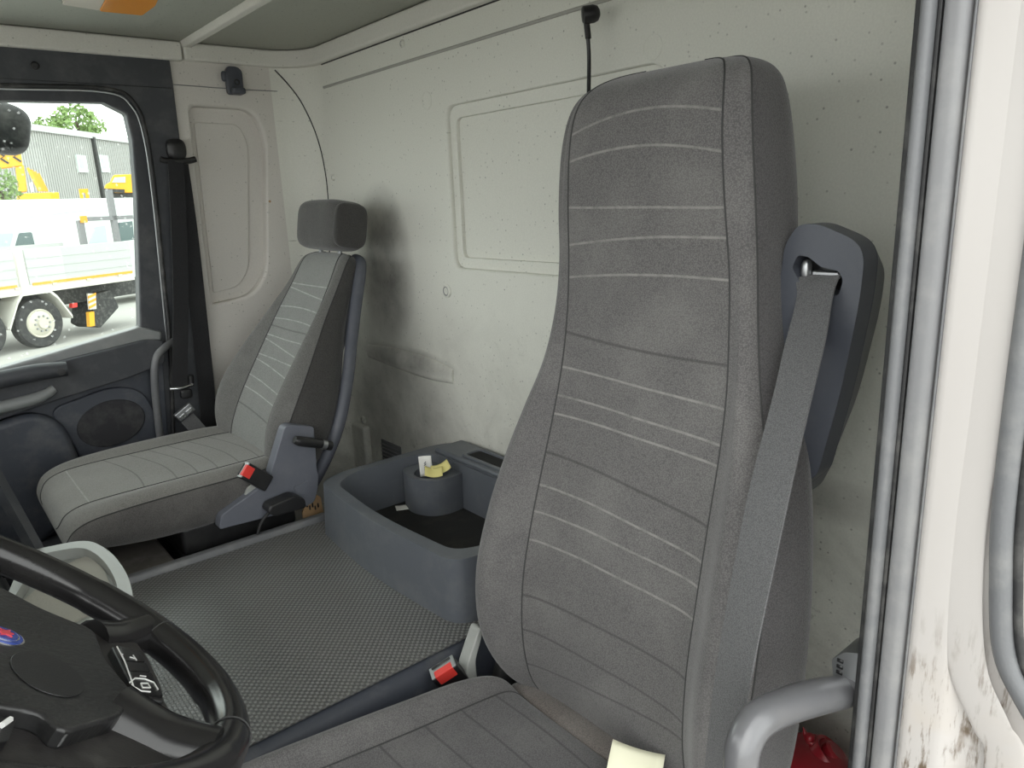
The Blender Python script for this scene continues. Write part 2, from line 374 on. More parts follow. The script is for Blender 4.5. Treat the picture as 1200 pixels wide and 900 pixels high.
def upholstery(o, lat, wax, fax, levels, parent, mats, names, seamr=0.0016, ku=5, kv=6, seam_mat='seam'):
    """lofted seat cushion. levels: (w, f_panel, half_panel, half_outer, bolster, f_back).
    Splits into a centre panel, two bolsters and a back, with a sewn seam between."""
    o = Vector(o); lat = Vector(lat); wax = Vector(wax); fax = Vector(fax)
    rows = []
    for (wv, fp, hp, ho, pb, fb) in levels:
        half = [(0, fp), (hp*0.55, fp+pb*0.02), (hp, fp+pb*0.22), (hp+(ho-hp)*0.5, fp+pb), (ho-(ho-hp)*0.12, fp+pb*0.55-0.012),
                (ho, fp+(fb-fp)*0.42), (ho-0.006, fp+(fb-fp)*0.75), (ho-min(0.04, ho*.3), fb), (ho*0.4, fb)]
        ring = half+[(0, fb)]+[(-a, c) for a, c in reversed(half[1:])]
        rows.append([o+lat*a+wax*wv+fax*c for a, c in ring])
    NR = len(rows[0])
    rows = [cr(r, ku, True) for r in rows]
    cols = [cr([r[j] for r in rows], kv) for j in range(len(rows[0]))]
    NV = len(cols[0]); NU = len(cols)
    js = 2*ku                               # column of the seam at +hp ; -hp is NU-js
    jb = 7*ku
    def piece(name, j0, j1, mat, caps=False):
        bm = bmesh.new(); uvl = bm.loops.layers.uv.new('uv')
        idx = list(range(j0, j1+1)); V = {}
        for j in idx:
            for i in range(NV): V[(j, i)] = bm.verts.new(cols[j % NU][i])
        for a, c in zip(idx, idx[1:]):
            for i in range(NV-1):
                f = bm.faces.new((V[(a, i)], V[(c, i)], V[(c, i+1)], V[(a, i+1)]))
                for lp in f.loops:
                    q = lp.vert.co-o; lp[uvl].uv = (q.dot(lat), q.dot(wax))
        for f in bm.faces: f.smooth = True
        bmesh.ops.recalc_face_normals(bm, faces=bm.faces)
        # outward check
        cen = Vector((0, 0, 0))
        for c2 in cols: cen += c2[NV//2]
        cen /= NU
        f = bm.faces[len(bm.faces)//2] if hasattr(bm.faces, '__getitem__') and not bm.faces.ensure_lookup_table() else None
        if f and f.normal.dot(f.calc_center_median()-cen) < 0: bmesh.ops.reverse_faces(bm, faces=bm.faces)
        me = bpy.data.meshes.new(name); bm.to_mesh(me); bm.free()
        return link(name, me, mat, parent)
    out = {}
    out['panel'] = piece(names[0], -js, js, mats[0])
    jg = 4*ku
    out['b1'] = piece(names[1], js, jg, mats[1]); out['b2'] = piece(names[1], NU-jg, NU-js, mats[1])
    piece('side_gusset', jg, jb, mats[2]); piece('side_gusset', NU-jb, NU-jg, mats[2])
    out['back'] = piece(names[2], jb, NU-jb, mats[2])
    for i, nm in ((0, 'end_cap'), (NV-1, 'end_cap')):
        bm = bmesh.new(); vs = [bm.verts.new(c[i]) for c in cols]
        ce = sum((v.co for v in vs), Vector())/len(vs); cv = bm.verts.new(ce)
        for k in range(NU): bm.faces.new((vs[k], vs[(k+1) % NU], cv))
        sgn = -1 if i == 0 else 1
        bmesh.ops.recalc_face_normals(bm, faces=bm.faces); bm.faces.ensure_lookup_table()
        if bm.faces[0].normal.dot(wax)*sgn < 0: bmesh.ops.reverse_faces(bm, faces=bm.faces)
        for f in bm.faces: f.smooth = True
        me = bpy.data.meshes.new(nm); bm.to_mesh(me); bm.free(); link(nm, me, mats[1], parent)
    if seamr:
        for j in (js, NU-js, jg, NU-jg): tube('seam', cols[j], seamr, seam_mat, parent, n=6, k=1)
    out['cols'] = cols; out['js'] = js
    return out

# ------------------------------------------------------------------ the cab shell
FLOOR = -0.17; CEIL = 1.59; TUN = 0.32; GROUND = -1.6
def struct(o): return tag(o, kind='structure')
fl = struct(box('floor', (-1.75, -0.02, FLOOR-0.04), (0.03, 2.13, FLOOR), 'floor_rubber', bevel=0))
# rear wall: flat part with a pressed two-step panel, rounded corner to the passenger side
ph = rrect(0.62, 1.315, 0.945, 1.352, 0.035)
wr = struct(prism('wall_rear', 'x', [(0.0, FLOOR), (2.03, FLOOR), (2.03, CEIL+0.02), (0.0, CEIL+0.02)], 0.0, 0.03, 'wall', holes=[ph], bevel=0.007, seg=3))
prism('pressed_frame', 'x', rrect(0.60, 1.335, 0.925, 1.372, 0.04), 0.013, 0.026, 'wall', wr, holes=[rrect(0.648, 1.290, 0.972, 1.322, 0.02)], bevel=0.006, seg=3)
prism('pressed_panel', 'x', rrect(0.60, 1.335, 0.925, 1.372, 0.04), 0.024, 0.03, 'wall', wr, bevel=0)
bm = bmesh.new(); arc = [(-0.12+0.12*math.sin(a), 1.98+0.12*math.cos(a)) for a in [PI/2*k/10 for k in range(11)]]
arco = [(-0.12+0.15*math.sin(a), 1.98+0.15*math.cos(a)) for a in [PI/2*k/10 for k in range(10, -1, -1)]]
add_prism(bm, lambda p: to3('z', p, FLOOR), lambda p: to3('z', p, CEIL+0.02), arc+arco)
finish(bm, 'corner_panel', 'wall', wr, sharp=40)
# pressed rib, painted groove shadow, seam, plugs, vent on the rear wall
def wbar(name, pts, r, mat, parent, **k): return tube(name, pts, r, mat, parent, **k)
rib = [at_x(p, 0.0) for p in ((432, 411), (470, 421), (505, 432), (532, 441))]
tube('pressed_rib', rib, [0.022, 0.034, 0.034, 0.022], 'wall', wr, n=18, flat=0.35, up=(1, 0, 0))
gz = at_x((420, 90), 0).z
tube('wall_groove_shade', [(-0.0005, 1.97, gz), (-0.0005, 0.05, gz)], 0.0040, 'groove_shade', wr, n=8, k=1)  # raised dark tube painted as a groove's shadow, no groove cut
sz = at_x((460, 38), 0).z
pass
tube('wall_seam', [(-0.001, 1.97, 1.5515), (-0.001, 0.05, 1.5515)], 0.0025, 'black_rubber', wr, n=6, k=1)
for p, r in (((472, 51), 0.010), ((391, 208), 0.010), ((524, 341), 0.019), ((426, 492), 0.014)):
    q = at_x(p, 0); pg_ = lathe('plug', q, (-1, 0, 0), [(r, -0.004), (r, 0.003), (r*0.75, 0.0065), (r*0.6, 0.004), (0, 0.004)], 'wall', wr, n=20)
    bm = bmesh.new(); add_tube(bm, [q+Vector((-0.004, r*0.62*math.cos(a), r*0.62*math.sin(a))) for a in [2*PI*k/20 for k in range(20)]], r*0.09, 6, True); finish(bm, 'plug_ring', 'seal_strip', pg_)
for p in ((765, 55), (500, 118)):
    q = at_x(p, 0); bm = bmesh.new(); add_tube(bm, [q+Vector((0, 0.022*math.cos(a), 0.022*math.sin(a))) for a in [2*PI*k/24 for k in range(24)]], 0.0007, 6, True)
    finish(bm, 'pressed_ring', 'wall', wr)
vx = [at_x(p, 0) for p in ((448, 514), (470, 532))]
va = box('air_vent', (-0.006, vx[1].y-0.005, vx[1].z-0.05), (0.0, vx[0].y, vx[0].z), 'grey_rubber', wr, bevel=0.002)
for k in range(6):
    z = vx[0].z-0.012-k*0.013
    obox('slat', (-0.009, (vx[0].y+vx[1].y)/2-0.002, z), (0.010, abs(vx[0].y-vx[1].y)*0.85, 0.003), Matrix.Rotation(0.5, 3, 'Y'), 'seal_strip', va, bevel=0)
box('duct_cover', (-0.03, 1.865, FLOOR), (0.0, 1.955, at_x((403, 486), 0).z), 'wall', wr, bevel=0.010)
# passenger-side wall behind the door, with a tall recessed panel
hp_ = rp(xz([(221, 124), (297, 128), (312, 165), (313, 320), (296, 346), (249, 357)], 2.1), [.03, .05, .04, .05, .05, .015], 6)
wl = struct(prism('wall_right', 'y', [(-0.43, FLOOR), (-0.05, FLOOR), (-0.05, CEIL), (-0.43, CEIL)], 2.1, 2.145, 'wall_side_shaded', holes=[hp_], bevel=0.012, seg=4))
prism('recess_panel', 'y', [(-0.43, 0.78), (-0.14, 0.78), (-0.14, 1.46), (-0.43, 1.46)], 2.132, 2.15, 'wall_side_shaded', wl, bevel=0)
prism('pressed_panel', 'y', rp(xz([(228, 143), (281, 145), (292, 170), (293, 315), (281, 336), (251, 344)], 2.12), [.01, .03, .03, .03, .03, .01], 5), 2.127, 2.14, 'wall_side_shaded', wl, bevel=0.003, seg=3)
def at_cyl(p, c=(-0.12, 1.98), r=0.1195):
    d = ray(*p); ox, oy = CAM.x-c[0], CAM.y-c[1]; A = d.x**2+d.y**2; B = ox*d.x+oy*d.y; D = B*B-A*(ox*ox+oy*oy-r*r)
    return CAM+d*((-B+math.sqrt(max(D, 0)))/A)
tube('wall_seam', [at_cyl(p) for p in ((322, 82), (337, 98), (352, 118), (366, 146), (375, 172), (381, 200), (384, 225), (386, 260), (386, 330))], 0.0022, 'black_rubber', wl, n=6)
tube('wall_seam', [at_y(p, 2.099) for p in ((203, 99), (270, 104), (325, 107))], 0.0014, 'seal_strip', wl, n=6)
sp_ = at_y((316, 236), 2.1); lathe('rivet', sp_, (0, -1, 0), [(0.004, 0), (0.004, 0.002), (0, 0.003)], 'cardboard', wl, n=10)
# ceiling with headliner panels, cross rail and edge trim
ce = struct(box('ceiling', (-1.75, -0.08, CEIL+0.012), (0.03, 2.14, CEIL+0.05), 'headliner', bevel=0))
box('roof_edge', (-1.75, 2.078, 1.548), (-0.385, 2.16, CEIL+0.012), 'trim_light', ce, bevel=0.008)
a_in = [(-0.14+0.118*math.sin(a), 1.96+0.118*math.cos(a)) for a in [PI/2*k/10 for k in range(11)]]
prism('roof_edge', 'z', [(-0.382, 2.14), (-0.382, 2.078)]+a_in+[(-0.022, 0.0), (0.03, 0.0), (0.03, 2.14)], 1.552, CEIL+0.012, 'trim_light', ce, bevel=0.008, seg=3)
rx = at_z((210, 59), CEIL).x
prism('cross_rail', 'y', rp([(rx-0.018, CEIL+0.013), (rx-0.010, CEIL-0.004), (rx+0.012, CEIL-0.004), (rx+0.020, CEIL+0.013)], 0.004), 0.0, 2.10, 'trim_light', ce, bevel=0)
# driver-side wall panel behind the door opening and header above it, front bulkhead and windscreen surround
struct(box('wall_left', (-0.40, -0.03, FLOOR), (0.0, 0.0, CEIL), 'wall_side_shaded', bevel=0))
struct(box('trim_1', (-1.75, -0.06, 1.47), (-0.40, 0.0, CEIL+0.012), 'dark_trim', bevel=0.006))
wf = struct(box('wall_front', (-1.80, 0.0, FLOOR), (-1.75, 2.1, 0.72), 'dark_trim', bevel=0))
struct(box('trim_2', (-1.80, -0.05, 1.46), (-1.72, 2.13, CEIL+0.05), 'dark_trim', bevel=0.006))
for i, y in ((3, (-0.08, 0.0)), (4, (2.1, 2.16))):
    struct(box('trim_%d' % i, (-1.80, y[0], FLOOR), (-1.68, y[1], CEIL), 'dark_trim', bevel=0.01))

# B-pillar on the driver side: seals, grey strip, painted jamb with outer seal
JX = -0.43
pt = struct(prism('trim_5', 'z', rp([(JX+0.01, -0.038), (JX-0.004, -0.050), (JX, -0.085), (JX+0.012, -0.10), (JX+0.02, -0.16), (JX+0.10, -0.17), (JX+0.10, -0.03)], 0.006, 3), GROUND+0.25, 1.62, 'body_paint', bevel=0))
def vstrip(name, pts, mat, parent, r=0.004): return prism(name, 'z', rp(pts, r, 3), FLOOR-0.25, 1.62, mat, parent, bevel=0)
pi = struct(vstrip('trim_6', [(JX+0.035, 0.004), (JX-0.002, 0.002), (JX-0.004, -0.004), (JX+0.03, -0.006)], 'black_rubber', None, 0.002))
vstrip('seal_bead', [(JX-0.008, -0.0045), (JX-0.012, -0.008), (JX-0.012, -0.0135), (JX-0.008, -0.017), (JX+0.03, -0.017), (JX+0.03, -0.0045)], 'grey_rubber', pi)
vstrip('seal_lip', [(JX-0.004, -0.0175), (JX-0.004, -0.021), (JX+0.03, -0.021), (JX+0.03, -0.0175)], 'black_rubber', pi, 0.001)
vstrip('grey_strip', [(JX-0.003, -0.0215), (JX-0.007, -0.026), (JX-0.007, -0.037), (JX-0.002, -0.043), (JX+0.03, -0.045), (JX+0.03, -0.0215)], 'seal_strip', pi)
vstrip('seal_lip', [(JX-0.003, -0.0455), (JX-0.003, -0.0475), (JX+0.03, -0.0475), (JX+0.03, -0.0455)], 'grey_rubber', pi, 0.0008)
# pressed bulge low on the jamb and the outer seal that bends round the lower opening
zb = [at_x(p, JX) for p in ((1110, 740), (1130, 770), (1160, 850), (1178, 900))]
tube('pressed_bead', [Vector((JX+0.001, -0.088, 1.6)), Vector((JX+0.001, -0.086, 1.0)), Vector((JX+0.001, -0.083, 0.80))]+[Vector((JX+0.001, q.y, q.z)) for q in zb[1:]]+[Vector((JX+0.001, -0.145, 0.40))], 0.018, 'body_paint', pt, n=20, flat=0.12, up=(1, 0, 0))
sl = [Vector((JX-0.002, -0.112, 1.6)), Vector((JX-0.002, -0.111, 1.1))]+[at_x(p, JX-0.002)+Vector((0, -0.008, 0)) for p in ((1168, 560), (1162, 680), (1166, 760), (1190, 815), (1225, 870))]
tube('outer_seal', sl, 0.010, 'grey_rubber', pt, n=12)
tube('outer_seal_lip', [q+Vector((0.0, -0.0125, 0.004)) for q in sl], 0.004, 'black_rubber', pt, n=8)

# ------------------------------------------------------------------ passenger door with window
DY = 2.1
dg_px = [(-260, 92), (0, 100), (125, 104), (158, 122), (172, 160), (182, 230), (192, 330), (199, 402), (205, 560), (-260, 760)]
pil = struct(prism('trim_7', 'y', xz([(-300, 5), (196, 50), (203, 99), (225, 280), (254, 500), (282, 745), (210, 745), (199, 402), (192, 330), (182, 230), (172, 160), (158, 122), (125, 104), (0, 100), (-300, 88)], DY-0.01), DY-0.012, DY+0.05, 'dark_trim', bevel=0.004))
box('header_joint', (-1.2, DY-0.0135, at_y((150, 101), DY).z-0.0012), (-0.43, DY-0.011, at_y((150, 101), DY).z), 'black_plastic', pil, bevel=0)
q = at_y((41, 77), DY-0.012); lathe('screw_cap', q, (0, -1, 0), [(0.011, 0), (0.011, 0.003), (0.008, 0.004), (0.007, 0.001), (0, 0.001)], 'black_plastic', pil, n=18)
xq = at_y((-255, 300), DY).x
struct(box('trim_8', (-1.70, DY-0.008, FLOOR), (xq+0.02, DY+0.045, CEIL), 'dark_trim', bevel=0.006))
door = empty('door_1', (-0.9, DY, FLOOR)); struct(door)
win_px = [(-260, 122), (0, 119), (120, 121), (146, 134), (153, 165), (158, 230), (161, 330), (162, 383), (0, 431), (-260, 505)]
prism('window_frame', 'y', xz(dg_px, DY), DY+0.0, DY+0.05, 'dark_trim', door, holes=[xz([(-240, 128)]+win_px[1:-1]+[(-240, 500)], DY+0.02)], bevel=0.006, seg=3)
tube('door_seal', [at_y(p, DY-0.014) for p in dg_px[:9]], 0.006, 'black_rubber', door, n=8)
tube('seal_edge', [at_y((p[0]-3, p[1]+4), DY-0.012) for p in dg_px[:8]], 0.0022, 'dull_metal', door, n=6)
win = prism('window_pane', 'y', xz(win_px, DY+0.03), DY+0.030, DY+0.034, 'glass', None, bevel=0); win.name = 'window_1'; struct(win)
# sill, upper roll with grab recess, speaker panel, pocket
sill = prism('window_sill', 'y', xz([(-260, 500), (0, 431), (163, 383), (189, 388), (189, 398), (-260, 520)], DY-0.01), DY-0.02, DY+0.03, 'door_sill', door, bevel=0.008, seg=3)
prism('door_card', 'y', rp(xz([(-260, 490), (188, 396), (192, 440), (200, 560), (205, 660), (-260, 900)], DY), 0.01), DY-0.005, DY+0.04, 'door_plastic', door, bevel=0.006)
roll = prism('door_roll', 'y', rp(xz([(-260, 500), (-60, 455), (90, 418), (170, 398), (190, 398), (192, 425), (150, 442), (60, 470), (-60, 512), (-260, 590)], DY-0.03), 0.012), DY-0.045, DY, 'dark_trim', door, bevel=0.012, seg=4)
tube('pull_handle', [at_y(p, DY-0.06) for p in ((-120, 478), (-30, 452), (40, 437), (78, 432))], [0.024, 0.024, 0.024, 0.020], 'dark_trim', door, n=14)
tube('pull_recess', [at_y(p, DY-0.05) for p in ((-60, 490), (0, 478), (45, 466), (64, 455))], [0.018, 0.018, 0.017, 0.012], 'door_sill', door, n=12)
q = at_y((72, 436), DY-0.084); lathe('screw_cap', q, (0, -1, 0), [(0.010, -0.004), (0.010, 0.0), (0, 0.001)], 'black_plastic', door, n=16)
prism('speaker_panel', 'y', rp(xz([(55, 480), (130, 452), (165, 455), (183, 485), (186, 520), (100, 560), (92, 530)], DY-0.005), 0.04, 6), DY-0.018, DY, 'door_plastic', door, bevel=0.006, seg=3)
prism('speaker_grille', 'y', xz([(130+40*math.cos(a), 496+27*math.sin(a)-0.18*40*math.cos(a)) for a in [2*PI*k/32 for k in range(32)]], DY-0.02), DY-0.023, DY-0.012, 'speaker_cloth', door, bevel=0.003)
prism('door_pocket', 'y', rp(xz([(-200, 545), (-40, 505), (40, 480), (75, 495), (95, 545), (85, 600), (20, 660), (-200, 720)], DY-0.02), 0.04, 6), DY-0.05, DY, 'door_plastic', door, bevel=0.02, seg=4)
box('kick_panel', (-1.5, DY-0.07, FLOOR), (-0.62, DY-0.005, 0.22), 'dark_trim', door, bevel=0.015)

# ------------------------------------------------------------------ upholstery materials
plastic('shell_plastic', (0.075, 0.080, 0.10), 0.5, dust=0.08)
plastic('tool_grey', (0.15, 0.135, 0.12), 0.6, dust=0.4)
plastic('seam', (0.040, 0.040, 0.040), 0.9, gs=0.1, dust=0.0)
DCOL = (0.122, 0.117, 0.116); PCOL = (0.150, 0.148, 0.142)
LIGHT_PX = [((675, 166), (838, 129), -1.0), ((670, 194), (838, 180), -0.8), ((667, 243), (848, 244)), ((667, 288), (851, 281), -0.3), ((663, 326), (857, 330), -0.3), ((659, 430), (871, 472)), ((656, 463), (870, 510)), ((654, 484), (868, 532)),
            ((637, 569), (845, 640)), ((631, 601), (834, 671)), ((627, 634), (820, 712))]
DARK_PX = [((661, 389), (868, 425), 0.2), ((645, 530), (855, 599)), ((622, 698), (800, 787)), ((625, 737), (782, 848)), ((629, 777), (780, 871))]
def LN(a, b, bow=0.0):      # stitched line across the backrest: height at the middle, slope, bow
    zl = at_y(a, 0.38+0.152).z; zr = at_y(b, 0.38-0.152).z
    return ((zl+zr)/2-bow*0.023, (zl-zr)/0.304, bow)
fabric('driver_panel', DCOL,
       stripes=[LN(*a) for a in LIGHT_PX], darks=[LN(*a) for a in DARK_PX], weave=520, light=(0.24, 0.23, 0.22))
fabric('driver_bolster', (0.120, 0.115, 0.115), weave=520)
fabric('flap_cloth', (0.135, 0.118, 0.108), weave=520)
fabric('driver_side', (0.086, 0.082, 0.084), weave=520, dust=0.05)
fabric('driver_cushion', (0.112, 0.107, 0.109), darks=[(0.43, -0.05, .5), (0.50, -0.05, .5), (0.57, -0.05, .5), (0.64, -0.05, .5), (0.72, -0.05, .5), (0.80, -.05, .5)], weave=520)
fabric('passenger_panel', (0.235, 0.240, 0.230), stripes=[(0.50, 0, 0), (0.475, .1, 0), (0.43, 0, -.4), (0.39, 0, -.4), (0.33, 0, 0), (0.30, 0.12, 0), (0.265, 0.02, 0), (0.235, 0.12, 0), (0.185, 0.12, 0), (0.15, 0.1, 0)], darks=[(0.36, 0, 0), (0.10, 0.1, 0)], weave=600, light=(0.44, 0.45, 0.43), scale=1.0)
fabric('passenger_bolster', PCOL, weave=600)
fabric('passenger_side', (0.062, 0.060, 0.058), weave=600, dust=0.04)
fabric('passenger_cushion', (0.225, 0.22, 0.205), stripes=[(0.905, 0, 0)], light=(0.33, 0.33, 0.31), darks=[(0.50, .15, 1), (0.555, .15, 1), (0.61, .15, 1), (0.66, .15, 1), (0.71, .15, 1), (0.78, .1, 1)], weave=600)
fabric('passenger_cushion_side', (0.19, 0.185, 0.172), weave=600); fabric('passenger_gusset', (0.105, 0.10, 0.097), weave=600)
fabric('headrest_cloth', (0.095, 0.093, 0.09), weave=600)
fabric('webbing', (0.105, 0.105, 0.108), weave=700, dust=0.02)
fabric('webbing_black', (0.028, 0.028, 0.030), weave=700, dust=0.02)

def sup(name, c, s, mat, parent, e=4.0, n=24, rot=None, taper=None):
    """rounded block (superellipsoid)"""
    bm = bmesh.new(); c = Vector(c)
    def f(t): return math.copysign(abs(t)**(2/e), t)
    rows = []
    for i in range(n+1):
        v = -PI/2+PI*i/n; row = []
        for j in range(n*2):
            u = 2*PI*j/(n*2)
            q = Vector((s[0]/2*f(math.cos(v))*f(math.cos(u)), s[1]/2*f(math.cos(v))*f(math.sin(u)), s[2]/2*f(math.sin(v))))
            if taper: q = taper(q)
            row.append(bm.verts.new(c+(rot @ q if rot else q)))
        rows.append(row)
    for A, B in zip(rows, rows[1:]):
        for k in range(n*2): bm.faces.new((A[k], A[(k+1) % (n*2)], B[(k+1) % (n*2)], B[k]))
    bmesh.ops.remove_doubles(bm, verts=bm.verts, dist=1e-5)
    return finish(bm, name, mat, parent)

def buckle(parent, c, ax, up, size, button=True):
    """black belt buckle: ax = direction of the open end, up = face that carries the red button"""
    ax = Vector(ax).normalized(); up = Vector(up); up = (up-ax*up.dot(ax)).normalized(); sd_ = ax.cross(up)
    R = Matrix((ax, sd_, up)).transposed(); c = Vector(c); L, Wd, T = size
    b = obox('buckle', c, (L, Wd, T), R, 'black_plastic', parent, bevel=0.004, seg=3)
    obox('buckle_rim', c+ax*(L/2+0.001), (0.004, Wd*0.98, T*0.98), R, 'dull_metal', b, bevel=0.0015)
    obox('release_button', c+ax*(L/2-0.008)+up*(T*0.26), (0.024, Wd*0.70, T*0.56), R, 'red_button', b, bevel=0.002)
    obox('buckle_slot', c+ax*(L/2+0.003)-up*(T*0.30), (0.003, Wd*0.74, T*0.16), R, 'black_rubber', b, bevel=0)
    return b

# ------------------------------------------------------------------ driver seat
Y0 = 0.38
ds = empty('bucket_seat', (-0.65, Y0, FLOOR), 'large charcoal fabric seat with built-in headrest, near the painted door pillar', 'seat')
lv = [  # z, front, half panel, half outer, bolster, back    (front axis points to -X)
 (0.262, .385, .11, .18, .000, .320), (0.275, .415, .14, .230, .010, .295), (0.315, .430, .163, .262, .030, .310), (0.40, .437, .166, .276, .055, .308), (0.50, .430, .166, .280, .062, .304),
 (0.60, .410, .164, .275, .056, .292), (0.70, .385, .160, .258, .044, .270), (0.78, .365, .157, .235, .032, .245), (0.86, .350, .153, .205, .018, .215),
 (0.94, .344, .148, .188, .006, .205), (1.02, .344, .144, .180, -.002, .198), (1.10, .350, .138, .176, -.006, .196), (1.18, .352, .132, .168, -.010, .200),
 (1.235, .344, .126, .158, -.012, .206), (1.265, .326, .114, .143, -.012, .214), (1.281, .298, .09, .115, -.008, .230), (1.287, .275, .05, .070, -.004, .250)]
up_ = upholstery((0, Y0, 0), (0, 1, 0), (0, 0, 1), (-1, 0, 0), lv, ds, ('driver_panel', 'driver_bolster', 'driver_side'), ('backrest_panel', 'backrest_bolster', 'backrest_rear'), 0.0013)
# piping round the edge of the head section
cushion = [ # along -X : w, top, half panel, half outer, bolster, bottom
 (0.452, .245, .12, .18, .0, .18), (0.458, .280, .15, .215, .005, .17), (0.478, .299, .175, .235, .015, .16), (0.54, .306, .18, .247, .028, .16), (0.65, .318, .18, .25, .034, .17), (0.80, .340, .18, .25, .034, .18),
 (0.92, .362, .18, .248, .026, .20), (0.99, .368, .175, .24, .012, .21), (1.03, .352, .165, .225, .004, .22), (1.045, .31, .14, .20, 0, .24)]
upholstery((0, Y0-0.005, 0.0), (0, 1, 0), (-1, 0, 0), (0, 0, 1), cushion, ds, ('driver_cushion', 'driver_bolster', 'driver_side'), ('cushion_panel', 'cushion_bolster', 'cushion_underside'), 0.0013)
sup('cushion_flap', (-0.438, Y0-0.005, 0.262), (0.060, 0.44, 0.07), 'flap_cloth', ds, e=3)
box('cushion_gap_liner', (-0.46, Y0-0.20, 0.17), (-0.33, Y0+0.20, 0.255), 'black_rubber', ds, bevel=0.01)
box('seat_base', (-0.95, 0.22, 0.06), (-0.40, 0.58, 0.19), 'black_plastic', ds, bevel=0.02)
box('suspension_bellows', (-0.85, 0.25, FLOOR), (-0.45, 0.55, 0.07), 'black_rubber', ds, bevel=0.02)
sup('recliner_cover', (-0.36, 0.645, 0.225), (0.16, 0.05, 0.16), 'black_rubber', ds, e=3)
prism('side_bracket', 'y', rp(xz([(556, 733), (562, 732), (552, 770), (556, 812), (545, 815), (541, 778)], 0.66), 0.008), 0.645, 0.672, 'tray_plastic', ds, bevel=0.003)
tube('bracket_trim', [at_y(p, 0.655) for p in ((560, 745), (553, 772), (555, 800), (550, 815))], 0.006, 'black_rubber', ds, n=8)
bc = at_y((527, 797), 0.680); be = at_y((519, 780), 0.680)
buckle(ds, at_y((531, 797), 0.66), at_y((515, 779), 0.66)-at_y((538, 806), 0.66), (-0.55, -0.75, 0.30), (0.080, 0.050, 0.026))
# door-side armour: grey foot of the seat beside the handle
sup('seat_foot', at_y((901, 892), 0.13), (0.05, 0.045, 0.06), 'seat_plastic', ds, e=5)
# belt housing on the door side of the backrest
BX = -0.285
oh = rp(yz([(935, 263), (958, 262), (1003, 281), (1013, 300), (1008, 350), (985, 460), (958, 556), (900, 600), (905, 450), (914, 330), (919, 288)], BX), [.01, .012, .018, .014, .03, .03, .01, .01, .01, .01, .012], 4)
sh = rp(yz([(928, 313), (935, 299), (947, 301), (962, 313), (983, 318), (988, 329), (982, 347), (938, 334)], BX), 0.004, 3)
bh = prism('belt_housing', 'x', oh, BX, BX+0.035, 'belt_housing', ds, holes=[sh], bevel=0.010, seg=5)
orr = rp(yz([(948, 270), (972, 268), (1022, 290), (1038, 314), (1033, 358), (1006, 462), (964, 566), (915, 600), (915, 450), (924, 330), (930, 292)], BX+0.095), [.01, .012, .018, .014, .03, .03, .01, .01, .01, .01, .012], 4)
bm = bmesh.new(); A_ = [bm.verts.new((BX+0.0365, y, z)) for y, z in oh]; B_ = [bm.verts.new((BX+0.095, y, z)) for y, z in orr]
bm.faces.new(A_); bm.faces.new(B_)
for k in range(len(A_)): bm.faces.new((A_[k], A_[(k+1) % len(A_)], B_[(k+1) % len(A_)], B_[k]))
finish(bm, 'housing_rear', 'belt_housing', ds, bevel=0.009, seg=4, angle=40)
prism('slot_back', 'x', yz([(922, 292), (992, 306), (992, 352), (925, 345)], BX+0.03), BX+0.030, BX+0.0355, 'black_plastic', ds, bevel=0)
q = at_x((945, 316), BX+0.014); sup('belt_roller', q, (0.014, 0.012, 0.026), 'dull_metal', ds, e=2.5, n=12)
obox('roller_bar', at_x((968, 322), BX+0.020), (0.008, 0.036, 0.010), Matrix.Rotation(0.0, 3, 'X'), 'dull_metal', ds, bevel=0.003)
# seat belt hanging from the slot
bp = [((960, 322), BX+0.018), ((957, 336), BX-0.002), ((948, 380), -0.312), ((932, 450), -0.365), ((905, 560), -0.428), ((888, 640), -0.468), ((872, 720), -0.497), ((856, 810), -0.512), ((845, 900), -0.520), ((838, 960), -0.52)]
sb = empty('seat_belt', at_x((838, 960), -0.52), 'grey woven seat belt hanging from the slot beside the charcoal backrest', 'seat belt')
ribbon('webbing', [at_x(p, x) for p, x in bp], (0.35, 1.0, 0.16), [0.052]*4+[0.055]*6, 0.0022, 'webbing', sb)
# papers tucked behind the cushion
def sheet(name, c, ax, ay, wd, ht, mat, parent=None, curl=0.1, nx=6, pts=None):
    c = Vector(c); ax = Vector(ax).normalized(); ay = Vector(ay); ay = (ay-ax*ay.dot(ax)).normalized(); n = ax.cross(ay)
    bm = bmesh.new(); g = [[bm.verts.new(c+ax*wd*(i/nx-.5)+ay*ht*(j/nx-.5)+n*curl*wd*((i/nx-.5)**2*2+0.15*math.sin(3*j/nx))) for i in range(nx+1)] for j in range(nx+1)]
    for j in range(nx):
        for i in range(nx): bm.faces.new((g[j][i], g[j][i+1], g[j+1][i+1], g[j+1][i]))
    o = finish(bm, name, mat, parent); md = o.modifiers.new('thick', 'SOLIDIFY'); md.thickness = 0.0006
    return o
p1 = sheet('note', at_z((744, 901), 0.330), (0.50, -0.80, -0.12), (0.75, 0.5, 0.6), 0.075, 0.055, 'cream_paper', None, 0.25)
tag(p1, 'cream paper note tucked between the charcoal cushion and its backrest', 'note')

